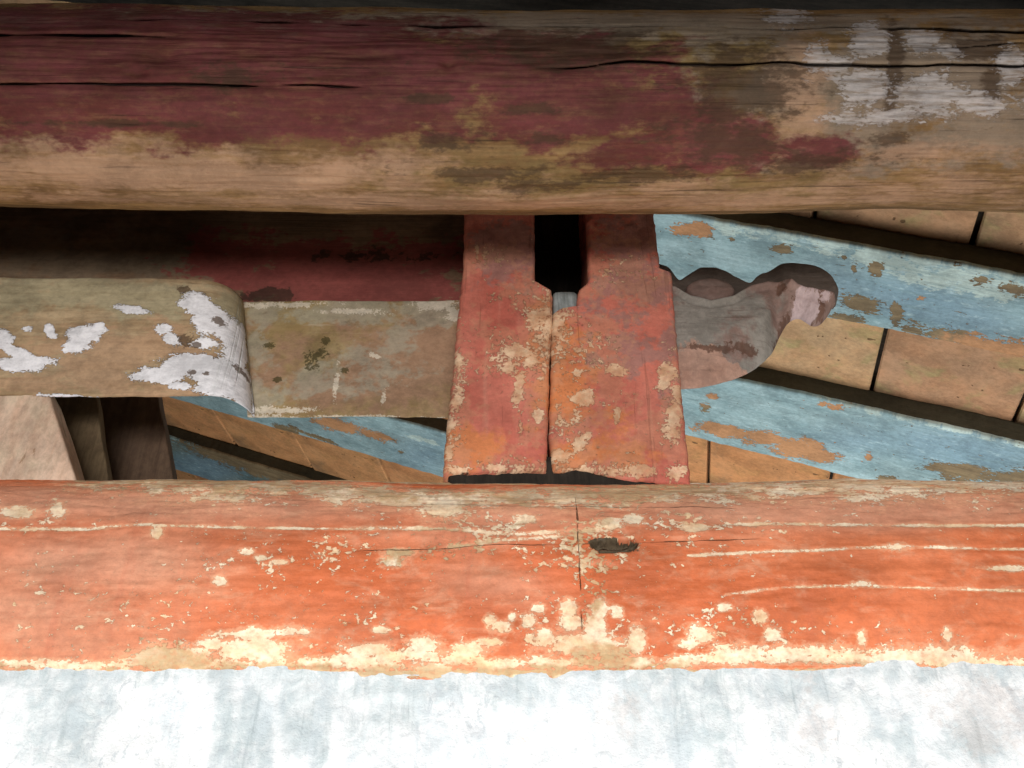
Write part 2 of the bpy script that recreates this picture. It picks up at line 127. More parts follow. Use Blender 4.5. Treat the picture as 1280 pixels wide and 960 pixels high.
  'mint': [(-0.4617,-0.0444,0.0023,-0.0023,0.024,0.4), (0.0023,-0.0023,0.5006,-0.0125,0.0231,0.4), (-0.5733,0.4967,7.56,0.58,4.43,32.31,0.8)],
  'deep': [(0.2969,0.1266,3.46,-0.28,0.27,6.65,0.9), (0.3992,0.1056,6.33,-1.36,3.7,7.94,0.8), (-0.0285,0.1935,4.3,-0.54,4.09,9.19,0.4)],
 },
 'r3': {
  'loss': [(-2.6807,0.2294,5.05,2.34,0.78,13.6,1), (-2.4507,0.223,8.67,3.68,1.28,22.08,1), (-2.8841,0.4386,8.74,4.67,-4.31,30.42,1), (-3.1054,0.4445,9.32,4.49,3.36,17.79,0.9), (-2.3304,0.3269,33.45,9.02,19.13,41.53,0.8), (-2.3112,0.5413,19.58,5.04,14.34,29.29,0.8)],
  'orange': [(-2.6807,0.2294,4.04,1.87,0.45,7.77,0.7), (-2.4507,0.223,6.94,2.94,0.64,11.04,0.7)],
  'mint': [(-2.1315,0.12,10.98,4.22,0.73,38.14,0.9)],
  'deep': [(-2.1744,0.2946,5.14,1.26,2.44,5.24,0.5)],
 },
 'r4': {
  'loss': [(-3.5334,0.0211,1.87,1.04,0.03,5.63,1.2), (-3.8524,0.0264,2.71,1.64,0.04,7.75,1)],
  'orange': [],
  'mint': [(-4.2917,-0.0163,-4.031,-0.0077,0.0374,0.3)],
  'deep': [(-4.2025,0.3436,2.42,1.18,2.3,4.78,1)],
 },
}



def field(lst, u, v):
    out = np.full(u.shape, -1.0)
    for it in lst:
        if len(it) == 7:
            cu, cv, a, b, c, d, s = it
            du, dv = u - cu, v - cv
            r = np.sqrt((a * du + b * dv) ** 2 + (c * du + d * dv) ** 2)
            val = s * (1 - r)
        else:
            u1, v1, u2, v2, wd, sl = it
            du, dv = u2 - u1, v2 - v1
            t = np.clip(((u - u1) * du + (v - v1) * dv) / (du * du + dv * dv + 1e-12), 0, 1)
            val = 1 - np.sqrt((u - u1 - t * du) ** 2 + (v - v1 - t * dv) ** 2) / max(wd, 1e-4)
            val = np.where(val > 0, val * sl, val)
        out = np.maximum(out, val)
    return out


# ---------------------------------------------------------------- numpy value noise
def vnoise(x, y, seed=0):
    xi, yi = np.floor(x).astype(np.int64), np.floor(y).astype(np.int64)
    fx, fy = x - xi, y - yi
    fx, fy = fx * fx * (3 - 2 * fx), fy * fy * (3 - 2 * fy)

    def h(a, b):
        n = (a * 374761393 + b * 668265263 + seed * 974634777) & 0xffffffff
        n = ((n ^ (n >> 13)) * 1274126177) & 0xffffffff
        return ((n ^ (n >> 16)) & 0xffff) / 32768.0 - 1.0
    return (h(xi, yi) * (1 - fx) + h(xi + 1, yi) * fx) * (1 - fy) + (h(xi, yi + 1) * (1 - fx) + h(xi + 1, yi + 1) * fx) * fy


def fbm(x, y, seed=0, oct=3):
    o, a = np.zeros(np.shape(x)), 1.0
    for k in range(oct):
        o = o + a * vnoise(x * 2 ** k, y * 2 ** k, seed + k)
        a *= 0.5
    return o


# ---------------------------------------------------------------- mesh helpers
def tag(o, label=None, cat=None, group=None, kind=None):
    kind = kind or ('thing' if cat else None)
    for k, v_ in (('label', label), ('category', cat), ('group', group), ('kind', kind)):
        if v_:
            o[k] = v_
    return o


def empty(name, loc):
    o = bpy.data.objects.new(name, None)
    o.empty_display_size = 0.1
    o.location = loc
    COL.objects.link(o)
    return o


def mesh_obj(name, verts, faces, mat, parent=None, origin=None, attrs=None, suv=None, smooth=True):
    verts = np.asarray(verts, float)
    if origin is None:
        origin = np.array([verts[:, 0].mean(), verts[:, 1].mean(), verts[:, 2].min()])
    origin = np.asarray(origin, float)
    me = bpy.data.meshes.new(name)
    me.from_pydata((verts - origin).tolist(), [], faces.tolist() if isinstance(faces, np.ndarray) else faces)
    if attrs:
        for k, a in attrs.items():
            at_ = me.attributes.new(k, 'FLOAT', 'POINT')
            at_.data.foreach_set('value', np.asarray(a, np.float32).ravel())
    if suv is not None:
        at_ = me.attributes.new('suv', 'FLOAT_VECTOR', 'POINT')
        at_.data.foreach_set('vector', np.asarray(suv, np.float32).ravel())
    if smooth:
        me.polygons.foreach_set('use_smooth', [True] * len(me.polygons))
    me.materials.append(mat)
    me.update()
    o = bpy.data.objects.new(name, me)
    COL.objects.link(o)
    if parent is not None:
        o.parent = parent
        o.location = Vector(origin) - parent.location
    else:
        o.location = origin
    return o


def grid_faces(S, P, closed=True, caps=True):
    i = np.arange(S - 1)[:, None]
    j = np.arange(P if closed else P - 1)[None, :]
    j2 = (j + 1) % P
    f = np.stack([i * P + j, (i + 1) * P + j, (i + 1) * P + j2, i * P + j2], -1).reshape(-1, 4)
    fl = f.tolist()
    if closed and caps:
        fl.append(list(range(P)))
        fl.append([(S - 1) * P + k for k in range(P)][::-1])
    return fl


def fix_normals(o):
    import bmesh
    bm = bmesh.new()
    bm.from_mesh(o.data)
    bmesh.ops.recalc_face_normals(bm, faces=bm.faces)
    bm.to_mesh(o.data)
    bm.free()


def dense(a, b, lo, hi, fine, coarse):
    """stations from a to b: fine inside [lo, hi], coarse outside"""
    l = list(np.arange(a, lo, coarse)) + list(np.arange(max(lo, a), min(hi, b), fine)) + list(np.arange(hi, b, coarse)) + [b]
    return np.unique(np.round(np.array(l), 5))


def rounded(points, rad, n=5):
    """round the corners of a closed 2D polygon"""
    out = []
    P = [np.array(p, float) for p in points]
    for k in range(len(P)):
        p, a, b = P[k], P[k - 1], P[(k + 1) % len(P)]
        r = rad[k] if hasattr(rad, '__len__') else rad
        if r <= 0:
            out.append(p)
            continue
        da, db = (a - p) / np.linalg.norm(a - p), (b - p) / np.linalg.norm(b - p)
        for t in np.linspace(0, 1, n):
            out.append((1 - t) ** 2 * (p + da * r) + 2 * t * (1 - t) * p + t * t * (p + db * r))
    return np.array(out)


def resample(poly, step_fn):
    """subdivide a closed polygon so that edges are no longer than step_fn(midpoint)"""
    out = []
    for k in range(len(poly)):
        a, b = poly[k], poly[(k + 1) % len(poly)]
        n = max(1, int(math.ceil(np.linalg.norm(b - a) / step_fn((a + b) / 2))))
        for t in range(n):
            out.append(a + (b - a) * t / n)
    return np.array(out)


# ---------------------------------------------------------------- node helper
class Mat:
    def __init__(self, name):
        self.m = bpy.data.materials.new(name)
        self.m.use_nodes = True
        self.nt = self.m.node_tree
        self.nt.nodes.clear()
        self.out = self.nt.nodes.new('ShaderNodeOutputMaterial')
        self.b = self.nt.nodes.new('ShaderNodeBsdfPrincipled')
        self.nt.links.new(self.b.outputs[0], self.out.inputs[0])
        self._a = {}

    def link(self, s, i):
        if isinstance(s, (int, float)):
            i.default_value = s
        elif isinstance(s, tuple):
            i.default_value = s if len(s) == 4 else (*s, 1)
        else:
            self.nt.links.new(s, i)

    def attr(self, n):
        if n not in self._a:
            nd = self.nt.nodes.new('ShaderNodeAttribute')
            nd.attribute_name = n
            self._a[n] = nd
        return self._a[n].outputs['Fac']

    @property
    def suv(self):
        self.attr('suv')
        return self._a['suv'].outputs['Vector']

    @property
    def objco(self):
        if '_co' not in self._a:
            self._a['_co'] = self.nt.nodes.new('ShaderNodeTexCoord')
        return self._a['_co'].outputs['Object']

    def rnd(self):
        nd = self.nt.nodes.new('ShaderNodeObjectInfo')
        return nd.outputs['Random']

    def math(self, op, a, b=0.0):
        nd = self.nt.nodes.new('ShaderNodeMath')
        nd.operation = op
        self.link(a, nd.inputs[0])
        self.link(b, nd.inputs[1])
        return nd.outputs[0]

    def add(self, a, b): return self.math('ADD', a, b)
    def sub(self, a, b): return self.math('SUBTRACT', a, b)
    def mul(self, a, b): return self.math('MULTIPLY', a, b)

    def noise(self, sx, sy=None, detail=4, rough=.55, dist=0.0, off=0.0, co=None):
        sy = sx if sy is None else sy
        mp = self.nt.nodes.new('ShaderNodeMapping')
        self.link(co if co is not None else self.suv, mp.inputs[0])
        mp.inputs['Scale'].default_value = (sx, sy, sx)
        mp.inputs['Location'].default_value = (off, off * 1.7, off * .3)
        nd = self.nt.nodes.new('ShaderNodeTexNoise')
        nd.inputs['Scale'].default_value = 1
        nd.inputs['Detail'].default_value = detail
        nd.inputs['Roughness'].default_value = rough
        nd.inputs['Distortion'].default_value = dist
        self.nt.links.new(mp.outputs[0], nd.inputs['Vector'])
        return nd.outputs['Fac']

    def voro(self, s, off=0.0, feature='DISTANCE_TO_EDGE', warp=0.0):
        mp = self.nt.nodes.new('ShaderNodeMapping')
        v = self.suv
        if warp:
            n = self.nt.nodes.new('ShaderNodeTexNoise')
            n.inputs['Scale'].default_value = s * .8
            self.nt.links.new(self.suv, n.inputs['Vector'])
            vm = self.nt.nodes.new('ShaderNodeVectorMath')
            vm.operation = 'MULTIPLY_ADD'
            self.nt.links.new(n.outputs['Color'], vm.inputs[0])
            vm.inputs[1].default_value = (warp, warp, 0)
            self.nt.links.new(self.suv, vm.inputs[2])
            v = vm.outputs[0]
        self.nt.links.new(v, mp.inputs[0])
        mp.inputs['Location'].default_value = (off, off, 0)
        nd = self.nt.nodes.new('ShaderNodeTexVoronoi')
        nd.feature = feature
        nd.inputs['Scale'].default_value = s
        self.nt.links.new(mp.outputs[0], nd.inputs['Vector'])
        return nd.outputs['Distance']

    def ss(self, x, lo, hi, a=0.0, b=1.0):
        nd = self.nt.nodes.new('ShaderNodeMapRange')
        nd.interpolation_type = 'SMOOTHSTEP'
        self.link(x, nd.inputs['Value'])
        nd.inputs['From Min'].default_value = lo
        nd.inputs['From Max'].default_value = hi
        nd.inputs['To Min'].default_value = a
        nd.inputs['To Max'].default_value = b
        return nd.outputs[0]

    def mix(self, f, a, b, mode='MIX'):
        nd = self.nt.nodes.new('ShaderNodeMix')
        nd.data_type = 'RGBA'
        nd.blend_type = mode
        self.link(f, nd.inputs['Factor'])
        self.link(a, nd.inputs['A'])
        self.link(b, nd.inputs['B'])
        return nd.outputs['Result']

    def wear(self, f, sc_=18, amp=1.0, amp2=.6, bias=0.0, soft=.06, stretch=1.0, off=0.0, gain=1.0):
        """ragged mask where field f (attribute name, or None) is positive"""
        n1 = self.noise(sc_, sc_ * stretch, 3, .55, off=off)
        n2 = self.noise(sc_ * 5.3, sc_ * 5.3 * stretch, 3, .6, off=off + 3.1)
        s = self.add(self.mul(self.sub(n1, .5), amp * 3.4), self.mul(self.sub(n2, .5), amp2 * 2.6))
        a = self.attr(f) if isinstance(f, str) else f
        s = self.add(s, self.mul(a, gain) if gain != 1 else a)
        return self.ss(s, bias - soft, bias + soft)

    def crack(self, v0, slope, width, u0, u1, amp=.012, fr=3.0, off=0.0, vert=False):
        """mask of one crack running along u (or along v if vert)"""
        sep = self.nt.nodes.new('ShaderNodeSeparateXYZ')
        self.nt.links.new(self.suv, sep.inputs[0])
        a, b = (sep.outputs[1], sep.outputs[0]) if vert else (sep.outputs[0], sep.outputs[1])
        n1 = self.nt.nodes.new('ShaderNodeTexNoise')
        n1.noise_dimensions = '1D'
        self.nt.links.new(self.add(a, off + 7.7), n1.inputs['W'])
        n1.inputs['Scale'].default_value = fr
        n1.inputs['Detail'].default_value = 6
        line = self.add(self.mul(self.sub(n1.outputs['Fac'], .5), amp * 2), self.add(self.mul(a, slope), v0))
        d = self.math('ABSOLUTE', self.sub(b, line))
        n2 = self.nt.nodes.new('ShaderNodeTexNoise')
        n2.noise_dimensions = '1D'
        self.nt.links.new(self.add(a, off + 2.3), n2.inputs['W'])
        n2.inputs['Scale'].default_value = 14
        n2.inputs['Detail'].default_value = 3
        wd = self.mul(self.ss(n2.outputs['Fac'], .3, .7), width)
        k = self.ss(self.sub(d, wd), -width * .5, width * .35, 1, 0)
        env = self.mul(self.ss(a, u0, u0 + .06), self.ss(a, u1 - .06, u1, 1, 0))
        return self.mul(k, env)

    def done(self, col, rough=.75, height=None, dist=.002, strength=1.0, spec=.3, mott=(.72, 1.22), co=None):
        a = self.noise(6, 8, 3, .6, .4, 31.0, co=co)
        b = self.noise(50, 66, 6, .8, .2, 33.0, co=co)
        f = self.add(self.mul(a, .5), self.mul(b, .5))
        v = self.ss(f, .36, .64, mott[0], mott[1])
        cc = self.nt.nodes.new('ShaderNodeCombineColor')
        for i_ in range(3):
            self.link(v, cc.inputs[i_])
        col = self.mix(1.0, col, cc.outputs[0], 'MULTIPLY')
        self.link(col, self.b.inputs['Base Color'])
        self.link(rough, self.b.inputs['Roughness'])
        self.b.inputs['Specular IOR Level'].default_value = spec
        if height is not None:
            bp = self.nt.nodes.new('ShaderNodeBump')
            bp.inputs['Distance'].default_value = dist
            bp.inputs['Strength'].default_value = strength
            self.link(height, bp.inputs['Height'])
            self.nt.links.new(bp.outputs[0], self.b.inputs['Normal'])
        return self.m


def wood(m, c1, c2, c3, su=3.0, sv=60.0, off=0.0):
    """bare timber: grain stretched along u, blotches; returns colour and grain height"""
    g = m.noise(su, sv, 6, .65, .4, off)
    f = m.noise(su * 4, sv * 4, 4, .6, 0, off + 1)
    b = m.noise(5, 9, 4, .6, .5, off + 2)
    c = m.mix(m.ss(g, .35, .65), c1, c2)
    c = m.mix(m.ss(b, .5, .72), c, c3)
    c = m.mix(m.mul(m.ss(f, .5, .75), .45), c, tuple(x * .55 for x in c1))
    return c, m.add(m.mul(g, .7), m.mul(f, .3))


# ================================================================ MATERIALS
def mat_beam():
    m = Mat('worn_red_paint')
    base, g = wood(m, (.42, .29, .15), (.56, .42, .25), (.62, .53, .38), 2.5, 40)
    n = m.noise(9, 16, 5, .6, .3)
    nb = m.noise(2.2, 5, 4, .55, .2, 4.0)
    cream = m.mix(m.ss(n, .3, .7), (.72, .50, .29), (.86, .76, .58))
    cream = m.mix(m.wear('tan', 10, .6, .4, .1, .2), cream, (.52, .36, .20))
    c = m.mix(m.mul(m.wear('tan', 14, .9, .6, .15, .15, off=2), .6), cream, base)
    # paint coat
    fade_ = m.noise(10, 18, 5, .65, .4, 22.0)
    pt = m.mix(m.ss(nb, .35, .65), (.53, .130, .046), (.61, .180, .076))
    pk = m.ss(m.add(m.attr('pink'), m.mul(m.sub(nb, .5), 1.5)), -.35, .75)
    pt = m.mix(pk, pt, m.mix(fade_, (.56, .205, .115), (.63, .345, .225)))
    fade = m.noise(14, 30, 6, .7, .6, 8.0)
    pt = m.mix(m.ss(fade, .48, .74, 0, .6), pt, (.64, .34, .21))
    drip = m.noise(50, 3.5, 4, .6, .2, 5.0)
    pt = m.mix(m.ss(drip, .55, .8, 0, .35), pt, (.50, .13, .07))
    loss = m.wear('cream', 26, .55, .55, .05, .07, 1.6)
    fl = m.noise(80, 120, 5, .66, .4, 6.0)
    fl2 = m.noise(14, 26, 3, .6, .3, 9.0)
    fleck = m.ss(m.add(m.add(m.mul(m.attr('fleck'), .17), fl), m.mul(m.sub(fl2, .5), .55)), .655, .69)
    stray = m.ss(m.noise(85, 120, 2, .5, 0, 12.0), .735, .75)
    loss = m.math('MAXIMUM', loss, m.math('MAXIMUM', fleck, stray))
    col = m.mix(m.mul(loss, m.ss(m.noise(90, 120, 3, .6, 0, 17.0), .25, .6, .6, 1.0)), pt, c)
    # thin halo of primer round the losses
    halo = m.wear('cream', 26, .55, .55, -.30, .28, 1.6)
    col = m.mix(m.mul(m.sub(1.0, loss), m.mul(halo, .6)), col, m.mix(n, (.66, .28, .15), (.78, .46, .28)))
    hole = m.wear('hole', 40, .4, .3, .05, .08)
    dark = m.mix(m.noise(20, 140, 4, .6), (.025, .018, .01), (.15, .11, .065))
    col = m.mix(hole, col, dark)
    ck = m.math('MAXIMUM', m.crack(.050, .030, .0008, -.30, .45, .006, 4, 0), m.crack(.138, -.03, .0008, -.2, .42, .008, 5, 2))
    ck = m.math('MAXIMUM', ck, m.mul(m.crack(.117, 0, .0015, -.10, .22, .004, 9, 4, True), m.ss(m.noise(30, 30), .45, .6)))
    col = m.mix(m.mul(ck, .85), col, (.12, .06, .03))
    dirt = m.noise(60, 60, 5, .7, 0, 3.0)
    col = m.mix(m.ss(dirt, .60, .85, 0, .5), col, (.30, .17, .10))
    h = m.add(m.mul(m.sub(1.0, loss), .16), m.add(m.mul(g, .30), m.mul(m.noise(40, 60, 5, .65), .45)))
    h = m.sub(h, m.mul(ck, 1.2))
    return m.done(col, m.ss(loss, 0, 1, .62, .85), h, .006, .9, .25, (.80, 1.16))


def mat_wall():
    m = Mat('lime_plaster')
    n = m.noise(4, 4, 6, .6, .4)
    v = m.noise(15, 2.4, 5, .65, .8, 2.0)
    k = m.noise(24, 20, 6, .7, .5, 5.0)
    col = m.mix(m.ss(n, .3, .7), (.74, .78, .81), (.85, .86, .865))
    gr = m.wear('grey', 7, .8, .6, .10, .45, .5)
    col = m.mix(m.mul(gr, m.ss(k, .32, .62, .3, .9)), col, (.43, .51, .535))
    v2 = m.ss(m.add(m.mul(v, .55), m.mul(k, .45)), .48, .60)
    col = m.mix(m.mul(v2, .6), col, (.53, .60, .645))
    blot = m.ss(m.noise(40, 24, 6, .75, .9, 12.0), .54, .62)
    col = m.mix(m.mul(blot, m.ss(n, .42, .6, 0, .6)), col, (.40, .455, .495))
    st = m.mul(m.ss(m.noise(55, 4, 5, .65, .5, 14.0), .52, .72), gr)
    col = m.mix(m.mul(st, .6), col, (.28, .34, .36))
    col = m.mix(m.mul(m.wear('warm', 14, .9, .7, .2, .35), .35), col, (.56, .48, .45))
    sp = m.ss(m.noise(20, 26, 4, .6, .3, 8.0), .62, .70)
    col = m.mix(m.mul(sp, .45), col, (.42, .46, .50))
    h = m.add(m.mul(k, .6), m.mul(m.noise(9, 5, 4, .5, .6), 1.0))
    h = m.add(h, m.mul(m.noise(70, 70, 4, .7, 0, 9.0), .35))
    fk = m.ss(m.noise(11, 6, 6, .7, .6, 26.0), .47, .60)
    col = m.mix(m.mul(fk, .30), col, (.52, .585, .62))
    h = m.add(h, m.mul(m.noise(6, 22, 4, .6, 1.0, 10.0), .25))
    return m.done(col, .9, h, .009, 1.0, .12, (.92, 1.07))


def mat_log():
    m = Mat('weathered_log')
    base, g = wood(m, (.19, .105, .040), (.30, .185, .080), (.14, .075, .030), 2.0, 55)
    blot = m.noise(8, 14, 5, .6, .5, 3.0)
    col = m.mix(m.mul(m.wear('olive', 9, .6, .5, .1, .5, 1.5), .7), base, (.205, .145, .055))
    col = m.mix(m.mul(m.wear('grey', 8, .9, .6, .05, .3, 1.6), .7), col, m.mix(g, (.19, .15, .115), (.33, .27, .22)))
    col = m.mix(m.mul(m.wear('pale', 10, .7, .5, .12, .5, 2.0), .8), col, m.mix(m.noise(3, 70, 5, .65, .4, 20.0), (.30, .17, .10), (.56, .37, .25)))
    pt = m.mix(m.ss(blot, .3, .7), (.105, .021, .019), (.160, .037, .042))
    pt = m.mix(m.ss(m.noise(3, 14, 5, .6, .5, 7.0), .48, .75, 0, .6), pt, (.085, .026, .016))
    pm = m.wear('paint', 9, .6, .38, .0, .26, 1.8)
    col = m.mix(m.mul(pm, m.ss(m.noise(30, 90, 4, .65, .2, 18.0), .25, .6, .72, .97)), col, pt)
    dk = m.wear('dark', 14, .7, .5, .15, .3, 2.0)
    col = m.mix(m.mul(dk, .75), col, (.060, .032, .016))
    wh = m.wear('white', 18, .6, .6, .08, .16, 1.8)
    col = m.mix(m.mul(wh, m.ss(m.noise(16, 110, 5, .7, .2, 19.0), .32, .62, .15, .85)), col, m.mix(g, (.46, .42, .40), (.60, .57, .59)))
    ck = m.ss(m.attr('crk'), .25, .8)
    fine = m.mul(m.ss(m.noise(2.2, 110, 5, .6, .3, 15.0), .62, .70), m.ss(m.noise(5, 8, 2, .5, 0, 16.0), .45, .6))
    col = m.mix(m.mul(fine, .55), col, (.05, .03, .018))
    col = m.mix(m.mul(ck, .92), col, (.022, .012, .008))
    h = m.add(m.mul(g, .8), m.add(m.mul(pm, .25), m.mul(wh, .3)))
    h = m.sub(m.sub(h, m.mul(ck, 1.6)), m.mul(fine, .4))
    return m.done(col, .72, h, .006, .9, .3, (.78, 1.18))


def mat_post():
    m = Mat('salmon_red_post')
    base, g = wood(m, (.40, .25, .13), (.52, .36, .20), (.34, .22, .12), 40, 3.0)
    nb = m.noise(7, 4, 5, .6, .4)
    pt = m.mix(m.ss(nb, .3, .7), (.46, .115, .080), (.57, .185, .130))
    streak = m.noise(45, 3, 4, .6, .1, 4.0)
    pt = m.mix(m.ss(streak, .5, .78, 0, .5), pt, (.60, .26, .18))
    pt = m.mix(m.mul(m.wear('orange', 10, .7, .5, .0, .3), .75), pt, (.60, .21, .065))
    pt = m.mix(m.mul(m.wear('grey', 14, .9, .6, .10, .22), .8), pt, m.mix(nb, (.27, .125, .105), (.38, .21, .175)))
    loss = m.wear('cream', 30, .65, .65, .08, .07)
    fl = m.noise(105, 90, 5, .66, .4, 6.0)
    fl2 = m.noise(18, 18, 3, .6, .3, 9.0)
    fleck = m.ss(m.add(m.add(m.mul(m.attr('fleck'), .23), fl), m.mul(m.sub(fl2, .5), .45)), .66, .70)
    loss = m.math('MAXIMUM', loss, fleck)
    stain = m.wear('fleck', 12, 1.0, .8, .18, .2)
    pt = m.mix(m.mul(stain, .4), pt, m.mix(nb, (.46, .21, .11), (.56, .29, .18)))
    cr = m.mix(m.ss(m.noise(25, 25, 4, .6), .3, .7), (.52, .29, .16), (.76, .55, .36))
    col = m.mix(m.mul(loss, m.ss(m.noise(90, 90, 3, .6, 0, 17.0), .25, .6, .5, .95)), pt, cr)
    col = m.mix(m.mul(m.wear('dark', 25, .6, .6, .15, .15), .9), col, (.03, .02, .014))
    dirt = m.noise(60, 45, 5, .7, 0, 3.0)
    col = m.mix(m.ss(dirt, .58, .82, 0, .5), col, (.20, .10, .06))
    fk = m.mul(m.ss(m.noise(95, 2.5, 4, .6, .2, 21.0), .64, .72), .6)
    col = m.mix(m.mul(fk, .5), col, (.22, .08, .05))
    h = m.add(m.mul(m.sub(1.0, loss), .5), m.add(m.mul(g, .3), m.mul(m.noise(45, 40, 5, .65), .6)))
    return m.done(col, .75, m.sub(h, m.mul(fk, .4)), .004, .9, .25, (.82, 1.24))


def mat_board():
    m = Mat('olive_board')
    n = m.noise(11, 12, 5, .62, .5)
    k = m.noise(40, 44, 5, .65, .3, 3.0)
    col = m.mix(m.ss(n, .32, .68), (.27, .185, .080), (.36, .27, .135))
    col = m.mix(m.mul(m.wear('pink', 9, .6, .5, .1, .45), .8), col, m.mix(k, (.30, .165, .105), (.40, .245, .165)))
    col = m.mix(m.mul(m.wear('grey', 12, .9, .6, .12, .25), .6), col, (.36, .34, .26))
    col = m.mix(m.ss(k, .55, .8, 0, .55), col, (.16, .10, .045))
    col = m.mix(m.mul(m.wear('pale', 40, .5, .6, .08, .1), .8), col, (.66, .58, .46))
    col = m.mix(m.mul(m.wear('dark', 30, .6, .5, .12, .12), .85), col, (.07, .055, .02))
    sc1 = m.ss(m.noise(3, 120, 3, .6, .6, 12.0), .68, .72)
    col = m.mix(m.mul(sc1, .4), col, (.50, .38, .28))
    h = m.add(m.mul(k, .5), m.mul(m.noise(5, 60, 4, .6, .3), .4))
    return m.done(col, .8, h, .003, .8, .2)


def mat_block():
    m = Mat('limewashed_block')
    base, g = wood(m, (.36, .245, .135), (.50, .37, .225), (.40, .305, .195), 3.0, 45)
    col = m.mix(m.mul(m.wear('green', 9, .8, .5, .0, .3), .75), base, m.mix(g, (.36, .31, .18), (.46, .415, .28)))
    col = m.mix(m.mul(m.wear('tan', 10, .9, .6, .05, .3, 2), .7), col, m.mix(g, (.43, .255, .145), (.52, .335, .21)))
    k = m.noise(45, 50, 4, .6, .2, 3.0)
    col = m.mix(m.ss(k, .55, .8, 0, .4), col, (.22, .14, .07))
    wh = m.wear('white', 36, .45, .55, .10, .05, 1.5)
    whc = m.mix(m.noise(60, 5, 4, .6), (.80, .79, .82), (.90, .89, .91))
    col = m.mix(wh, col, whc)
    col = m.mix(m.mul(m.wear('dark', 30, .5, .5, .12, .1), .85), col, (.12, .075, .045))
    st = m.mul(m.ss(m.noise(110, 2, 4, .6, 0, 9.0), .55, .75), m.ss(m.attr('end'), .2, .8))
    col = m.mix(m.mul(st, .55), col, (.46, .52, .46))
    h = m.add(m.mul(wh, .7), m.add(m.mul(g, .35), m.mul(k, .3)))
    return m.done(col, .8, m.sub(h, m.mul(st, .3)), .006, 1.0, .2)


def mat_upper():
    m = Mat('maroon_board')
    base, g = wood(m, (.17, .105, .060), (.26, .16, .095), (.13, .085, .05), 3, 50)
    n = m.noise(9, 16, 5, .6, .4)
    pt = m.mix(n, (.20, .044, .038), (.29, .085, .068))
    col = m.mix(m.mul(m.wear('grey', 9, .9, .5, .1, .3), .7), base, (.20, .15, .10))
    col = m.mix(m.wear('paint', 10, .7, .5, .05, .15, 1.6), col, pt)
    col = m.mix(m.mul(m.wear('dark', 16, .7, .5, .15, .12), .8), col, (.04, .025, .015))
    return m.done(col, .75, g, .003, .7, .25)


def mat_nose():
    m = Mat('carved_wood_paint')
    n = m.noise(14, 14, 5, .6, .4)
    k = m.noise(60, 60, 4, .65, .2, 2.0)
    col = m.mix(m.ss(n, .3, .7), (.21, .130, .105), (.29, .195, .165))
    col = m.mix(m.mul(m.wear('grey', 10, .7, .5, .0, .3), .8), col, m.mix(k, (.235, .225, .195), (.32, .31, .275)))
    col = m.mix(m.mul(m.wear('pink', 14, .6, .5, .0, .12), .9), col, m.mix(n, (.42, .225, .155), (.54, .34, .26)))
    col = m.mix(m.mul(m.wear('dark', 26, .7, .6, .12, .15), .8), col, (.11, .050, .030))
    col = m.mix(m.mul(m.wear('white', 40, .35, .45, .06, .12), .8), col, (.50, .385, .385))
    gr_ = m.noise(7, 95, 5, .65, .5, 23.0)
    col = m.mix(m.ss(gr_, .56, .72, 0, .6), col, (.10, .06, .045))
    col = m.mix(m.ss(k, .56, .8, 0, .5), col, (.12, .075, .055))
    col = m.mix(m.mul(m.ss(m.add(m.attr('crest'), m.mul(m.sub(n, .5), .8)), .35, .65), .85), col, m.mix(k, (.050, .042, .034), (.105, .088, .072)))  # dark crest coat, also carrying the log's shadow in its colour
    h = m.add(m.mul(k, .5), m.add(m.mul(n, .3), m.mul(gr_, .6)))
    return m.done(col, .75, h, .004, .9, .25)


def mat_rafter(name, mint=(.55, .66, .60), blue1=(.245, .37, .395), blue2=(.36, .50, .52)):
    m = Mat(name)
    base, g = wood(m, (.19, .135, .075), (.27, .20, .11), (.15, .115, .07), 3, 40)
    base = m.mix(m.wear('orange', 8, .5, .4, -.1, .25), base, m.mix(g, (.42, .20, .09), (.55, .30, .15)))
    n = m.noise(5, 10, 5, .6, .4)
    pt = m.mix(m.ss(n, .3, .7), blue1, blue2)
    pt = m.mix(m.mul(m.ss(m.attr('deep'), -.4, .6), .75), pt, (.215, .335, .42))
    pt = m.mix(m.mul(m.wear('mint', 16, .9, .7, .1, .2, 1.6), .85), pt, mint)
    st = m.noise(6, 70, 5, .65, .3, 4.0)
    pt = m.mix(m.ss(st, .50, .72, 0, .5), pt, (.19, .29, .30))
    wsh = m.noise(26, 60, 4, .6, .4, 6.0)
    pt = m.mix(m.ss(wsh, .55, .70, 0, .6), pt, (.47, .63, .66))
    br_ = m.noise(9, 190, 4, .65, .5, 11.0)
    pt = m.mix(m.ss(br_, .45, .68, 0, .4), pt, (.17, .27, .30))
    loss = m.wear('loss', 13, .7, .8, .10, .06, 1.7)
    stray = m.ss(m.noise(26, 60, 5, .68, .5, 9.0), .655, .675)
    loss = m.math('MAXIMUM', loss, stray)
    col = m.mix(loss, pt, base)
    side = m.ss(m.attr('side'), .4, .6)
    sb = m.mix(g, (.045, .042, .028), (.085, .078, .05))  # near side coloured dark, shade of the strip put into the colour
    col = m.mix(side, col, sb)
    h = m.add(m.mul(m.sub(1.0, loss), .6), m.add(m.mul(st, .5), m.mul(g, .3)))
    return m.done(col, .7, h, .005, .8, .25)


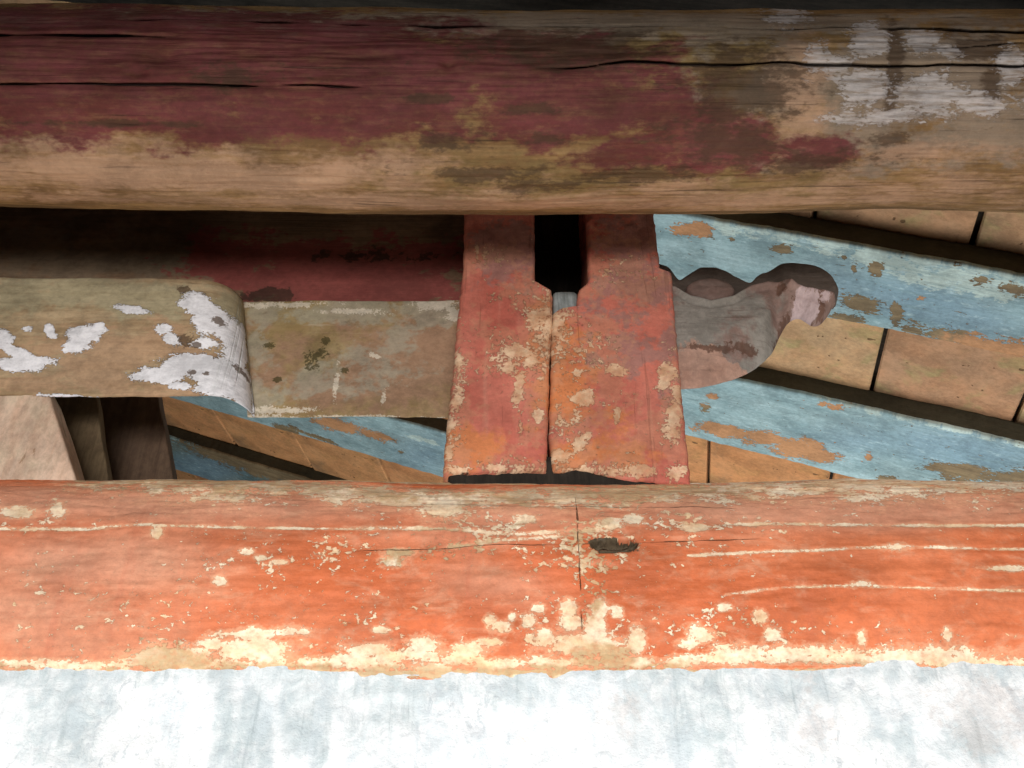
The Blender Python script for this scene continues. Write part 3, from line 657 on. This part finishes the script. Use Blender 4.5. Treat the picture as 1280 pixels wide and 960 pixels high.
def mat_tile(warm=0.0):
    m = Mat('terracotta_tile')
    co = m.objco
    r = m.rnd()
    n = m.noise(5, 5, 5, .6, .4, co=co)
    k = m.noise(38, 38, 5, .65, .2, 3.0, co=co)
    c1 = m.mix(r, (.51, .325, .165), (.51, .26, .14))
    c2 = m.mix(r, (.57, .405, .22), (.45, .275, .17))
    col = m.mix(m.ss(n, .32, .68), c1, c2)
    r2 = m.math('FRACT', m.mul(r, 7.31))
    col = m.mix(m.mul(r2, .45), col, (.36, .205, .115))
    col = m.mix(m.ss(m.noise(9, 9, 4, .6, .5, 7.0, co=co), .52, .7, 0, .6), col, (.34, .30, .13))
    col = m.mix(warm, col, m.mix(n, (.56, .215, .075), (.62, .30, .12)))
    col = m.mix(m.ss(k, .55, .8, 0, .5), col, (.28, .15, .075))
    col = m.mix(m.ss(m.noise(3.5, 3.5, 4, .65, .8, 15.0, co=co), .48, .68, 0, .6), col, (.25, .165, .095))
    pit = m.ss(m.noise(24, 24, 2, .5, .2, 5.0, co=co), .70, .73)
    col = m.mix(m.mul(pit, .8), col, (.12, .07, .035))
    h = m.sub(m.mul(k, .5), pit)
    return m.done(col, .88, h, .004, .8, .15, co=co)


def mat_plain(name, c1, c2, su=3, sv=40, rough=.8):
    m = Mat(name)
    col, g = wood(m, c1, c2, tuple(x * .8 for x in c1), su, sv)
    return m.done(col, rough, g, .003, .8, .2)


# ================================================================ SETTING: roof of rafters and terracotta tiles
RA = np.array([0.91218024, -0.14962804, -0.38149528])     # down the slope, to the right
RJ = np.array([0.1472409, 0.98845888, -0.03562541])       # along the building, away
RN = np.array([0.38242296, -0.02367491, 0.92368403])      # out of the roof, upwards
DT, DR = 2.35, 2.26                                       # tile soffit and rafter soffit


def roof_pt(a, j, d):
    return np.asarray(a)[..., None] * RA + np.asarray(j)[..., None] * RJ + np.asarray(d)[..., None] * RN


rng = random.Random(7)
M_tile = mat_tile()
M_tile_w = mat_tile(.7)
deck_m = mat_plain('dark_roof_boards', (.05, .04, .03), (.09, .07, .05))
cs = [roof_pt(np.array(a), np.array(j), np.array(d)) for d in (DT + .05, DT + .09) for a, j in ((-7, .2), (2.2, .2), (2.2, 7.2), (-7, 7.2))]
roof = mesh_obj('roof', cs, [(0, 1, 2, 3), (7, 6, 5, 4), (0, 4, 5, 1), (1, 5, 6, 2), (2, 6, 7, 3), (3, 7, 4, 0)], deck_m, smooth=False,
                suv=[(c[0], c[1], 0) for c in cs])
fix_normals(roof)
tag(roof, 'underside of the sloping roof laid with terracotta tiles between blue rafters', None, None, 'structure')

# rafters: near edge along the building, width
RAFT = [(1.42, .36, 'far'), (2.29, .35, 'r1'), (3.09, .47, 'r2'), (4.10, .48, 'r3'), (5.15, .50, 'r4')]
rows = [(.60, 1.60, .02), (1.60, 2.46, -.322), (2.46, 3.32, -.044), (3.32, 4.34, -.123), (4.34, 5.40, -2.60), (5.40, 6.60, -2.3)]
for ri, (j0, j1, anchor) in enumerate(rows):
    ln = (.47, .46, .48, .526, .60, .55)[ri]
    a = anchor - ln * math.ceil((anchor + 6.2) / ln)
    while a < 1.9:
        L_ = ln * rng.uniform(.985, 1.015) if False else ln
        g = .007
        sk = rng.uniform(-.004, .004)
        dz = rng.uniform(-.008, .006)
        A0, A1, J0, J1 = a + g, a + L_ - g, j0 + .006, j1 - .006
        bv = .006
        lo = DT + dz
        vv = []
        for (ins, dd) in ((bv, lo), (0, lo + bv), (0, DT + .045)):
            for (aa, jj, q) in ((A0 + ins, J0 + ins, -1), (A1 - ins, J0 + ins, -1), (A1 - ins, J1 - ins, 1), (A0 + ins, J1 - ins, 1)):
                vv.append(roof_pt(np.array(aa + sk * q), np.array(jj), np.array(dd + rng.uniform(-.0015, .0015))))
        ff = [(0, 1, 2, 3), (11, 10, 9, 8)]
        for b_ in (0, 4):
            for k in range(4):
                ff.append((b_ + k, b_ + 4 + k, b_ + 4 + (k + 1) % 4, b_ + (k + 1) % 4))
        o = mesh_obj('tile', vv, ff, M_tile_w if ri >= 3 else M_tile, roof, np.mean(vv, 0), smooth=False)
        fix_normals(o)
        a += L_

RLAB = {'far': 'rafter coloured black for the unlit roof, just showing above the dark round log',
        'r1': 'wide pale blue rafter with chipped mint edge above the carved bracket snout',
        'r2': 'blue rafter with orange bare patches running below the carved bracket end',
        'r3': 'blue rafter glimpsed below the olive tie board, left of the red post',
        'r4': 'dark grey blue rafter at lower left beside the brown boards'}
M_raft = mat_rafter('flaking_blue_paint')
M_raft_d = mat_rafter('dark_blue_paint', (.30, .40, .38), (.10, .17, .175), (.17, .20, .17))  # darker blue and mint for the lower left rafter
M_raft_s = mat_plain('shade_black_rafter', (.016, .014, .011), (.035, .03, .024))  # near-black colour stands in for the unlit roof above the log
for k, (j0, wd, key) in enumerate(RAFT):
    h = DT - DR
    prof = rounded([(j0, DT - .002), (j0, DR), (j0 + wd, DR), (j0 + wd, DT - .002)], [0, .012, .012, 0], 4)
    prof = resample(prof, lambda p: .008)
    lo, hi = {'far': (-.6, .8), 'r1': (-.75, .75), 'r2': (-1.0, 1.0), 'r3': (-4.0, -1.6), 'r4': (-5.0, -2.6)}[key]
    st = dense(-6.0, 1.85, lo, hi, .007 if key in ('r1', 'r2') else .012, .06)
    A, Pj = np.meshgrid(st, prof[:, 0], indexing='ij')
    _, Pd = np.meshgrid(st, prof[:, 1], indexing='ij')
    edge = np.exp(-((Pj - j0) / .02) ** 2) + np.exp(-((Pj - j0 - wd) / .02) ** 2)
    Pj2 = Pj + .006 * fbm(A * 2, Pj * 0 + k, 5 + k) + .0018 * edge * fbm(A * 40, Pj * 4, 31 + k)
    Pd2 = Pd + .004 * fbm(A * 3, Pj * 8, 9 + k) * (Pd < DT - .03) + .0018 * edge * fbm(A * 17, Pj * 5, 51 + k, 3)
    V = roof_pt(A, Pj2, Pd2)
    u, v = A, Pj - j0
    dt = DATA.get(key, DATA['r4'])
    at_ = {n: field(dt[n], u, v) for n in ('loss', 'orange', 'mint', 'deep')}
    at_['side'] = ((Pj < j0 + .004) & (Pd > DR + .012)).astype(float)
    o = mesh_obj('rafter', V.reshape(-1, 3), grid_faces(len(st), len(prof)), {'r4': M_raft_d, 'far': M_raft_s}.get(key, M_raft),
                 attrs=at_, suv=np.stack([u + k * 3.1, v + (Pd - DR), u * 0], -1))
    fix_normals(o)
    tag(o, RLAB[key], 'rafter', 'blue rafters under the tiles')

# ================================================================ WALL
X = dense(-2.6, 2.6, -1.0, 1.0, .006, .06)
Z = dense(-.9, .60, .33, .60, .005, .05)
XX, ZZ = np.meshgrid(X, Z, indexing='ij')
yy = 1.63 + .0012 * fbm(XX * 3, ZZ * 3, 3) + .0012 * fbm(XX * 13, ZZ * 9, 8) + .0014 * fbm(XX * 60, ZZ * 40, 18)
front = np.stack([XX, yy, ZZ], -1)
S_, P_ = XX.shape
V = [*front.reshape(-1, 3)]
F_ = grid_faces(S_, P_, False)
n0 = len(V)
V += [np.array(q) for q in ((-2.6, 1.9, -.9), (-2.6, 1.9, .6), (2.6, 1.9, -.9), (2.6, 1.9, .6))]
ia = lambda i, j: i * P_ + j
F_ += [(n0, n0 + 1, n0 + 3, n0 + 2),
       [ia(i, P_ - 1) for i in range(S_)] + [n0 + 3, n0 + 1], [ia(i, 0) for i in range(S_)][::-1] + [n0, n0 + 2],
       [ia(0, j) for j in range(P_)] + [n0 + 1, n0], [ia(S_ - 1, j) for j in range(P_)][::-1] + [n0 + 2, n0 + 3]]
va = np.array(V)
wall = mesh_obj('plaster_wall', va, F_, mat_wall(), attrs={n: field(DATA['wall'][n], va[:, 0], va[:, 2]) for n in ('grey', 'warm')},
                suv=np.stack([va[:, 0], va[:, 2], va[:, 1] * 0], -1))
tag(wall, 'rough white limewashed plaster wall under the orange red beam', 'wall')

# ================================================================ LOWER BEAM (tall rounded timber on the wall head)
BY, BZ, BA, BB = 1.77, .715, .17, .27
st = dense(-2.6, 2.3, -1.08, 1.08, .0045, .06)
th = np.concatenate([np.linspace(-.95, 1.65, 190), np.linspace(1.75, 5.25, 30)])
U, T = np.meshgrid(st, th, indexing='ij')
dd = .004 * fbm(U * 1.6, T * 2, 2) + .0022 * fbm(U * 6, T * 9, 4) + .0009 * fbm(U * 30, T * 40, 6)
uu, vv_ = U, T * .22
fl = {n: field(DATA['beam'][n], uu, vv_) for n in ('cream', 'fleck', 'pink', 'tan', 'hole')}
fl['cream'] = np.maximum(fl['cream'], np.clip((vv_ - .250) / .012, -1, 1) - 2 * (vv_ < .236))
dd = dd - .0012 * np.clip(fl['cream'] * 4 + .5 * fbm(U * 60, T * 30, 12), 0, 1)
dd = dd - .022 * np.clip((fl['hole'] + .3 * fbm(U * 25, T * 14, 14)) * 2.2, 0, 1) * (fl['hole'] > -.6)
sag = -.012 * np.exp(-((U - .05) / .55) ** 2) + .004
nx = np.stack([U * 0, -np.cos(T) * BB, np.sin(T) * BA], -1)
nx /= np.linalg.norm(nx, axis=-1, keepdims=True)
V = np.stack([U, BY - BA * np.cos(T), BZ + BB * np.sin(T) + sag * (np.sin(T) > 0) * np.sin(T)], -1) + nx * dd[..., None]
o = mesh_obj('wall_beam', V.reshape(-1, 3), grid_faces(len(st), len(th)), mat_beam(), attrs=fl, suv=np.stack([uu, vv_, uu * 0], -1))
fix_normals(o)
tag(o, 'orange red painted round beam with cream flaking lying on the white wall', 'beam')

# ================================================================ UPPER LOG
LY, LZ, LR = 1.371, 1.64, .2
st = dense(-2.4, 1.6, -1.15, 1.15, .006, .06)
th = np.concatenate([np.linspace(-2.2, .95, 230), np.linspace(1.0, 4.0, 50)])
U, T = np.meshgrid(st, th, indexing='ij')
uu, vv_ = U, T * LR
fl = {n: field(DATA['log'][n], uu, vv_) for n in ('paint', 'pale', 'white', 'grey', 'dark', 'olive')}
dd = .007 * fbm(U * 1.3, np.cos(T) * 1.5 + np.sin(T) * .7, 2) + .003 * fbm(U * 4, T * 5, 4) + .0014 * fbm(U * 9, T * 45, 6)
dd = dd - .002 * np.clip(fl['dark'] * 3, 0, 1)
# small gouges along the lower edge at the left
for (gu, gv, a_, b_, dp) in ((-.66, -.075, .03, .012, .010), (-.70, -.105, .016, .008, .010), (-.26, -.10, .09, .010, .007), (-.27, -.072, .06, .010, .008), (-.12, -.085, .012, .010, .008)):
    dd = dd - dp * np.exp(-((U - gu) / a_) ** 2 - ((vv_ - gv) / b_) ** 2)
crk = np.zeros(U.shape)
for (v0, sl_, wd_, u0, u1, am, sd) in ((.020, -.004, .0040, -.80, .02, .006, 41), (.010, .0, .0032, -.22, .72, .007, 42), (-.030, .0, .0042, -1.15, -.62, .005, 43), (-.128, .0, .0030, -1.25, -.25, .003, 44),
                                        (.145, .0, .0036, -.15, .75, .006, 45), (.020, -.022, .0060, .66, 1.25, .010, 46), (.088, -.03, .0034, .48, 1.25, .008, 47), (-.088, .0, .0032, .05, 1.25, .008, 48), (-.055, .02, .0030, .75, 1.25, .008, 49)):
    ln_ = v0 + sl_ * U + am * fbm(U * 4, U * 0, sd, 5)
    ww = wd_ * (.35 + .65 * np.clip(.5 + .8 * vnoise(U * 13, U * 0, sd + 20), 0, 1))
    env_ = np.clip((U - u0) / .08, 0, 1) * np.clip((u1 - U) / .08, 0, 1)
    crk = np.maximum(crk, env_ * np.exp(-((vv_ - ln_) / ww) ** 2))
dd = dd - .012 * crk
fl['crk'] = crk
cz = LZ + .022 * np.clip(-U / 1.06, -.2, 1.4) ** 1.3 * (U < 0) if False else LZ + .016 * np.clip(-U, 0, 1.6)
V = np.stack([U, LY - (LR + dd) * np.cos(T), cz + (LR + dd) * np.sin(T)], -1)
o = mesh_obj('round_log', V.reshape(-1, 3), grid_faces(len(st), len(th)), mat_log(), attrs=fl, suv=np.stack([uu, vv_, uu * 0], -1))
fix_normals(o)
tag(o, 'thick dark maroon round log with bare cracked wood across the top', 'log')

# ================================================================ STRUT POST: two halves split down the middle
post = empty('strut_post', (.105, 1.82, .97))
tag(post, 'split salmon red block post standing on the orange red beam', 'post')
M_post = mat_post()


def interp(z, pts):
    zs, xs = zip(*sorted(pts))
    return np.interp(z, zs, xs)


def botz(x):
    return np.interp(x, [-.14, -.03, .062, .094, .125, .187, .249, .35], [.976, .982, .984, .982, .990, .972, .963, .953]) + .002 * fbm(x * 90, x * 0, 77)


def post_half(xl, xr, seed, y0=1.70, y1=1.95):
    # sections along t (height), points around: front face left to right, then right side, back, left side
    t = np.concatenate([np.linspace(0, .74, 170), np.linspace(.75, 1, 26)])
    s = np.linspace(0, 1, 60)
    zt = 2.0
    pts, uvs = [], []
    for ti in t:
        z_ = .97 + ti * (zt - .97)
        a, b = xl(z_), xr(z_)
        xs = a + (b - a) * s
        zz = botz(xs) + ti * (zt - botz(xs))
        rr = .008
        e = np.minimum(xs - a, b - xs)
        yf = y0 + rr * np.clip(1 - e / rr, 0, 1) ** 2 + .003 * fbm(xs * 7, zz * 5, seed) + .0012 * fbm(xs * 40, zz * 22, seed + 4)
        # rotten lower lip
        yf = yf + .004 * np.clip(1 - ti / .008, 0, 1) ** 2
        n1 = .0013 * vnoise(zz[:1] * 70, zz[:1] * 0, seed + 9)[0] + .0006 * vnoise(zz[:1] * 200, zz[:1] * 0, seed + 10)[0]
        xs2 = xs + n1 * (s > .9) * (s - .9) * 10 - n1 * 1.2 * (s < .1) * (.1 - s) * 10
        fr = np.stack([xs2, yf, zz], -1)
        k = np.linspace(.15, 1, 8)
        rs = np.stack([np.full(8, xs2[-1]), y0 + (y1 - y0) * k, np.full(8, zz[-1])], -1)
        bk = np.stack([np.linspace(b, a, 10)[1:-1], np.full(8, y1), np.full(8, zz.mean())], -1)
        ls = np.stack([np.full(8, xs2[0]), y0 + (y1 - y0) * k[::-1], np.full(8, zz[0])], -1)
        ring = np.concatenate([fr, rs, bk, ls])
        pts.append(ring)
        uvs.append(np.stack([ring[:, 0] + (ring[:, 1] - y0) * .6, ring[:, 2], ring[:, 0] * 0], -1))
    V = np.array(pts)
    UV = np.array(uvs)
    S_, P_ = V.shape[:2]
    at_ = {n: field(DATA['post'][n], UV[..., 0], UV[..., 1]) for n in ('cream', 'fleck', 'grey', 'orange', 'dark')}
    o = mesh_obj('post_half', V.reshape(-1, 3), grid_faces(S_, P_), M_post, post, attrs=at_, suv=UV.reshape(-1, 3))
    fix_normals(o)
    return o


XL = [(.95, -.1355), (1.035, -.134), (1.15, -.128), (1.316, -.120), (1.522, -.110), (1.70, -.113), (2.1, -.113)]
SL = [(.95, .066), (1.035, .0705), (1.25, .080), (1.385, .0885), (1.392, .089), (1.444, .0885), (1.449, .080), (1.47, .052), (1.478, .051), (1.70, .053), (2.1, .053)]
SR = [(.95, .077), (1.035, .0765), (1.06, .0735), (1.20, .0815), (1.29, .0835), (1.375, .0895), (1.384, .098), (1.392, .142), (1.435, .1455), (1.445, .150), (1.468, .168), (1.478, .170), (1.70, .178), (2.1, .178)]
XR = [(.95, .348), (1.017, .349), (1.15, .350), (1.316, .3535), (1.44, .358), (1.497, .361), (1.510, .358), (1.518, .336), (1.70, .335), (2.1, .335)]
post_half(lambda z: interp(z, XL), lambda z: interp(z, SL), 11)
post_half(lambda z: interp(z, SR), lambda z: interp(z, XR), 27)
M_dark = mat_plain('gap_shade_wood', (.014, .011, .008), (.030, .023, .017))  # near-black stands in for shade in the slot and under the post


def box_obj(name, lo, hi, mat, parent=None, bev=.006, seed=0, slant=0.0):
    """a squared timber with worn edges; slant shifts its foot sideways"""
    lo, hi = np.array(lo, float), np.array(hi, float)
    prof = resample(rounded([(lo[0], lo[1]), (hi[0], lo[1]), (hi[0], hi[1]), (lo[0], hi[1])], bev, 4), lambda p: .02)
    zs = np.linspace(lo[2], hi[2], max(6, int((hi[2] - lo[2]) / .02)))
    Zg, Px = np.meshgrid(zs, prof[:, 0], indexing='ij')
    _, Py = np.meshgrid(zs, prof[:, 1], indexing='ij')
    Px = Px + slant * (hi[2] - Zg) + .0025 * fbm(Zg * 12, Px * 9 + Py * 7, seed)
    Py = Py + .0025 * fbm(Zg * 11, Px * 9 + Py * 7, seed + 3)
    V = np.stack([Px, Py, Zg], -1)
    o = mesh_obj(name, V.reshape(-1, 3), grid_faces(len(zs), len(prof)), mat, parent, suv=np.stack([Zg, Px + Py, Zg * 0], -1))
    fix_normals(o)
    return o


box_obj('slot_dark_backing', (-.10, 1.952, 1.05), (.33, 1.99, 1.99), M_dark, post, .004, 3)  # backing added so the slot shows as a dark hole
box_obj('gap_shade_block', (-.128, 1.710, .935), (.340, 1.94, 1.02), M_dark, post, .01, 5)  # dark block added for the shadowed gap under the post
M_slope = mat_plain('lit_slope_grey', (.20, .22, .21), (.36, .39, .385))  # pale grey carries the light on the notch's bottom slope
box_obj('notch_slope_block', (.090, 1.712, 1.375), (.146, 1.90, 1.452), M_slope, post, .018, 8)  # block added in place of the lit slope at the notch bottom

# ================================================================ TIE BEAM: thin olive board with a thick rounded shoulder at its left
tie = empty('tie_beam', (-.7, 1.80, 1.16))
tag(tie, 'olive brown tie board with a thick lime flaked shoulder, running into the red post', 'beam')
prof = np.array([(1.78, 1.483), (1.78, 1.160), (1.812, 1.205), (1.812, 1.483)])
prof = resample(rounded(prof, [.004, .004, .002, .002], 4), lambda p: .006 if p[0] < 1.79 else .05)
st = dense(-.612, -.10, -.612, -.10, .006, .06)
U, Py = np.meshgrid(st, prof[:, 0], indexing='ij')
_, Pz = np.meshgrid(st, prof[:, 1], indexing='ij')
U = -.10 + (U + .10) / (-.612 + .10) * (-.562 - (Pz - 1.163) * .225 + .10)
Pz2 = Pz + .0022 * fbm(U * 8, Pz * 0, 4) * (Pz < 1.3) + .003 * fbm(U * 9, Pz * 0, 14) * (Pz > 1.4)
Py2 = Py + .002 * fbm(U * 5, Pz * 5, 6) + .0008 * fbm(U * 34, Pz * 34, 7)
o = mesh_obj('thin_board', np.stack([U, Py2, Pz2], -1).reshape(-1, 3), grid_faces(len(st), len(prof)), mat_board(), tie,
             attrs={n: field(DATA['board'][n], U, Pz) for n in ('pink', 'grey', 'pale', 'dark')}, suv=np.stack([U, Pz, U * 0], -1))
fix_normals(o)

# shoulder: plan outline with a quarter round end, stacked in height
zz = np.linspace(1.158, 1.482, 84)
rowsV, rowsU, rowsE = [], [], []
for k, z_ in enumerate(zz):
    xe = -.548 - (z_ - 1.163) * .225
    r0 = .080
    xs = dense(-1.95, xe - r0, -1.16, 2, .006, .06)
    nst = 190
    xs = np.interp(np.linspace(0, 1, nst), [0, .1, 1], [-1.95, -1.16, xe - r0])
    q = np.linspace(0, math.pi / 2, 26)[1:]
    ax, ay = xe - r0 + r0 * np.sin(q), 1.695 + r0 - r0 * np.cos(q)
    fx = np.concatenate([xs, ax])
    fy = np.concatenate([np.full(nst, 1.695), ay])
    uu_ = np.concatenate([xs, xe - r0 + r0 * q * .8])
    ee = np.concatenate([np.clip((xs - (xe - r0 - .05)) / .05, 0, 1) * .3, .3 + .7 * q / q[-1]])
    d_ = .003 * fbm(fx * 4, fx * 0 + z_ * 6, 3) + .0009 * fbm(uu_ * 36, fx * 0 + z_ * 40, 5)
    top = max(0.0, (z_ - 1.472) / .010)
    bot = max(0.0, (1.164 - z_) / .006)
    fy = fy + d_ + .008 * top ** 2 + .003 * bot ** 2
    fz = z_ + .004 * fbm(fx * 6, fx * 0, 8) * min(1, max(0, (z_ - 1.42) / .06)) + .003 * fbm(fx * 9, fx * 0, 9) * min(1, max(0, (1.23 - z_) / .07))
    dec = max(0.0, 1 - k / 34.0)
    by = np.maximum(1.7795, fy + .001)[::-1]
    bz = (fz + (1.7795 - np.minimum(fy, 1.7795)) * 1.05 * dec)[::-1]
    bx = fx[::-1]
    rowsV.append(np.concatenate([np.stack([fx, fy, fz], -1), np.stack([bx, by, bz], -1)]))
    rowsU.append(np.concatenate([np.stack([uu_, fx * 0 + z_, fx * 0], -1), np.stack([bx, bx * 0 + z_, bx * 0], -1)]))
    rowsE.append(np.concatenate([ee, np.zeros(len(bx))]))
V, UV, EE = np.array(rowsV), np.array(rowsU), np.array(rowsE)
fl = {n: field(DATA['block'][n], UV[..., 0], UV[..., 1]) for n in ('white', 'tan', 'green', 'dark')}
fl['end'] = EE
V[..., 1] -= .0012 * np.clip(fl['white'] * 5, 0, 1)
nfr = V.shape[1] // 2
fcs = grid_faces(V.shape[0], V.shape[1], True, False)
for base_ in (0, (V.shape[0] - 1) * V.shape[1]):
    for i_ in range(nfr - 1):
        fcs.append([base_ + i_, base_ + i_ + 1, base_ + 2 * nfr - 2 - i_, base_ + 2 * nfr - 1 - i_])
o = mesh_obj('shoulder_block', V.reshape(-1, 3), fcs, mat_block(), tie, attrs=fl, suv=UV.reshape(-1, 3))
fix_normals(o)
tag(o, 'thick left end of the tie beam with flaking white limewash')

# ================================================================ UPPER BOARD behind, in the log's shadow
prof = resample(rounded([(1.803, 2.05), (1.803, 1.487), (1.87, 1.487), (1.87, 2.05)], .005, 3), lambda p: .012 if p[0] < 1.82 else .06)
st = dense(-1.95, -.10, -1.2, -.10, .008, .06)
U, Py = np.meshgrid(st, prof[:, 0], indexing='ij')
_, Pz = np.meshgrid(st, prof[:, 1], indexing='ij')
Py2 = Py + .003 * fbm(U * 5, Pz * 9, 6)
# patches were read on the board's front plane
o = mesh_obj('upper_board', np.stack([U, Py2, Pz], -1).reshape(-1, 3), grid_faces(len(st), len(prof)), mat_upper(),
             attrs={n: field(DATA['upper'][n], U, Pz) for n in ('paint', 'dark', 'grey')}, suv=np.stack([U, Pz, U * 0], -1))
fix_normals(o)
tag(o, 'dark maroon board standing on the olive tie board, shaded by the log', 'board')

# ================================================================ CARVED BRACKET END right of the post
NT = [(.29, 1.558), (.354, 1.573), (.381, 1.566), (.399, 1.543), (.426, 1.556), (.456, 1.568), (.493, 1.568), (.528, 1.556), (.554, 1.538), (.566, 1.534), (.589, 1.551), (.622, 1.563), (.669, 1.566), (.715, 1.561), (.740, 1.546), (.755, 1.526), (.760, 1.500)]
NB = [(.27, 1.206), (.365, 1.21), (.407, 1.212), (.451, 1.22), (.495, 1.235), (.532, 1.254), (.566, 1.277), (.592, 1.308), (.612, 1.347), (.629, 1.376), (.645, 1.388), (.661, 1.388), (.673, 1.376), (.689, 1.367), (.704, 1.370), (.721, 1.392), (.745, 1.440), (.760, 1.480)]
br = empty('carved_bracket', (.45, 1.80, 1.21))
tag(br, 'carved cloud scroll bracket end poking out right of the red post', 'bracket')
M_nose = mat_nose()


def smooth_poly(pts, x):
    y = np.interp(x, [p[0] for p in pts], [p[1] for p in pts])
    k = np.array([1, 2, 3, 2, 1]) / 9.0
    return np.convolve(np.pad(y, 2, mode='edge'), k, 'valid')


xs = np.concatenate([np.linspace(.27, .745, 120), np.linspace(.747, .760, 10)])
zt, zb = smooth_poly(NT, xs), smooth_poly(NB, xs)
nf = 110
rings, uvr, crest = [], [], []
zt = 1.600 + (zt - 1.556) * np.where(xs < .60, 1.9, 1.1)
rbs = np.minimum(.088, (zt - zb) * .34)
zb = np.minimum(zb * (1.74 + .8 * rbs * .9 + .006) / 1.74, zt - .02)
for i, x in enumerate(xs):
    H = zt[i] - zb[i]
    v = np.linspace(0, 1, nf)                      # bottom to top of the front
    z_ = zb[i] + H * v
    dB, dT = z_ - zb[i], zt[i] - z_
    y_ = np.full(nf, 1.74)
    rb = min(.088, H * .34)
    y_ = y_ + .80 * np.clip(rb - dB, 0, 1) + .5 * np.clip(.012 - dB, 0, 1)      # chamfered underside
    y_ = y_ + .012 * np.clip(1 - dT / .018, 0, 1) ** 2
    # body hollowed behind the snout, snout set proud
    sn = 1 / (1 + np.exp(-(x - (.612 + .10 * (z_ - 1.40))) / .006))
    y_ = y_ - .030 * sn * np.clip(dB / .02, 0, 1) ** .5
    y_ = y_ + .014 * np.exp(-((x - .600) / .020) ** 2) * np.clip((1.50 - z_) / .05, 0, 1)
    # carved hollow along the crest round the scroll
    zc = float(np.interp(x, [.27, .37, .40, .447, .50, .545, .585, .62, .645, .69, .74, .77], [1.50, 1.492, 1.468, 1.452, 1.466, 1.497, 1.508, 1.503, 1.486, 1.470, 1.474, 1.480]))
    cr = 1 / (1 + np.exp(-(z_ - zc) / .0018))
    y_ = y_ - .007 * np.exp(-((z_ - zc + .010) / .006) ** 2) + .004 * np.exp(-((z_ - zc + .024) / .004) ** 2)
    y_ = y_ + .042 * cr + .30 * np.clip(z_ - zc, 0, .1)
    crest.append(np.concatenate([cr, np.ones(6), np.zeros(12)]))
    y_ = y_ + .0022 * fbm(z_ * 11, np.full(nf, x * 11), 3) + .0012 * fbm(z_ * 60, np.full(nf, x * 35), 5)
    if x > .745:
        y_ = y_ + .018 * ((x - .745) / .015) ** 2
    yb = 1.86
    nbk = 6
    top = np.stack([np.full(nbk, x), np.linspace(y_[-1], yb, nbk + 1)[1:], np.full(nbk, z_[-1])], -1)
    back = np.stack([np.full(nbk, x), np.full(nbk, yb), np.linspace(z_[-1], min(zb[i] + .09, z_[-1] - .005), nbk + 1)[1:]], -1)
    bot = np.stack([np.full(nbk, x), np.linspace(yb, y_[0], nbk + 2)[1:-1], np.linspace(min(zb[i] + .09, z_[-1] - .005), z_[0], nbk + 2)[1:-1]], -1)
    ring = np.concatenate([np.stack([np.full(nf, x), y_, z_], -1), top, back, bot])
    rings.append(ring)
    uvr.append(np.stack([ring[:, 0], ring[:, 2], ring[:, 1] * 0], -1))
V, UV = np.array(rings), np.array(uvr)
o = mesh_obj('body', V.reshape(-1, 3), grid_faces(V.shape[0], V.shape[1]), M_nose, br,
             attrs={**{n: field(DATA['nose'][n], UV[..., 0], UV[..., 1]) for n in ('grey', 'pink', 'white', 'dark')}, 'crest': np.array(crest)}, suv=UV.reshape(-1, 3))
fix_normals(o)
# raised scroll eye
a = np.linspace(0, 2 * math.pi, 40, endpoint=False)
rings, uvr = [], []
for (rx, rz, y_) in ((.056, .032, 1.80), (.056, .032, 1.758), (.052, .029, 1.750), (.040, .022, 1.746), (.020, .011, 1.745), (.002, .001, 1.745)):
    x_, z_ = .455 + rx * np.cos(a), 1.492 + rz * np.sin(a)
    rings.append(np.stack([x_, np.full(40, y_) + .001 * np.sin(a * 3), z_], -1))
    uvr.append(np.stack([x_, z_, x_ * 0], -1))
V, UV = np.array(rings), np.array(uvr)
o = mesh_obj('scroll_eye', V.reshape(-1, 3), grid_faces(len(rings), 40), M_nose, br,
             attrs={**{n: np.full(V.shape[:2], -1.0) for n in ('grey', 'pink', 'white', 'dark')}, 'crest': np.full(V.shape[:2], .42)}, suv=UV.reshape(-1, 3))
fix_normals(o)

# ================================================================ LEFT: leaning strut and brown boards behind it
def mat_strut():
    m = Mat('pale_pink_strut')
    g = m.noise(5, 30, 5, .6, .5)
    col = m.mix(m.ss(g, .3, .7), (.56, .37, .26), (.66, .49, .37))
    k = m.noise(7, 22, 4, .6, 1.4, 3.0)
    col = m.mix(m.ss(k, .62, .67, 0, .75), col, (.30, .17, .085))
    col = m.mix(m.ss(m.noise(12, 12, 4, .6, .3, 5.0), .45, .7, 0, .6), col, (.64, .52, .37))
    return m.done(col, .8, g, .002, .8, .2)


M_brown = mat_plain('brown_board', (.105, .070, .038), (.15, .105, .058))
M_brown2 = mat_plain('dark_brown_board', (.075, .045, .028), (.105, .066, .042))
o = box_obj('leaning_strut', (-1.50, 1.702, .90), (-.968, 1.80, 1.19), mat_strut(), None, .008, 2, .53)
# shear puts the foot to the right: the top edge stays under the shoulder
tag(o, 'pale pinkish leaning strut under the left end of the tie beam', 'strut')
o = box_obj('backing_board', (-1.5, 1.86, .93), (-.955, 1.90, 1.32), M_brown, None, .004, 6, .36)
tag(o, 'olive brown board directly behind the pale leaning strut', 'board')
o = box_obj('backing_board', (-1.6, 1.98, .95), (-.872, 2.03, 1.42), M_brown2, None, .004, 9, .36)
tag(o, 'darker brown board behind and right of the olive brown board', 'board')
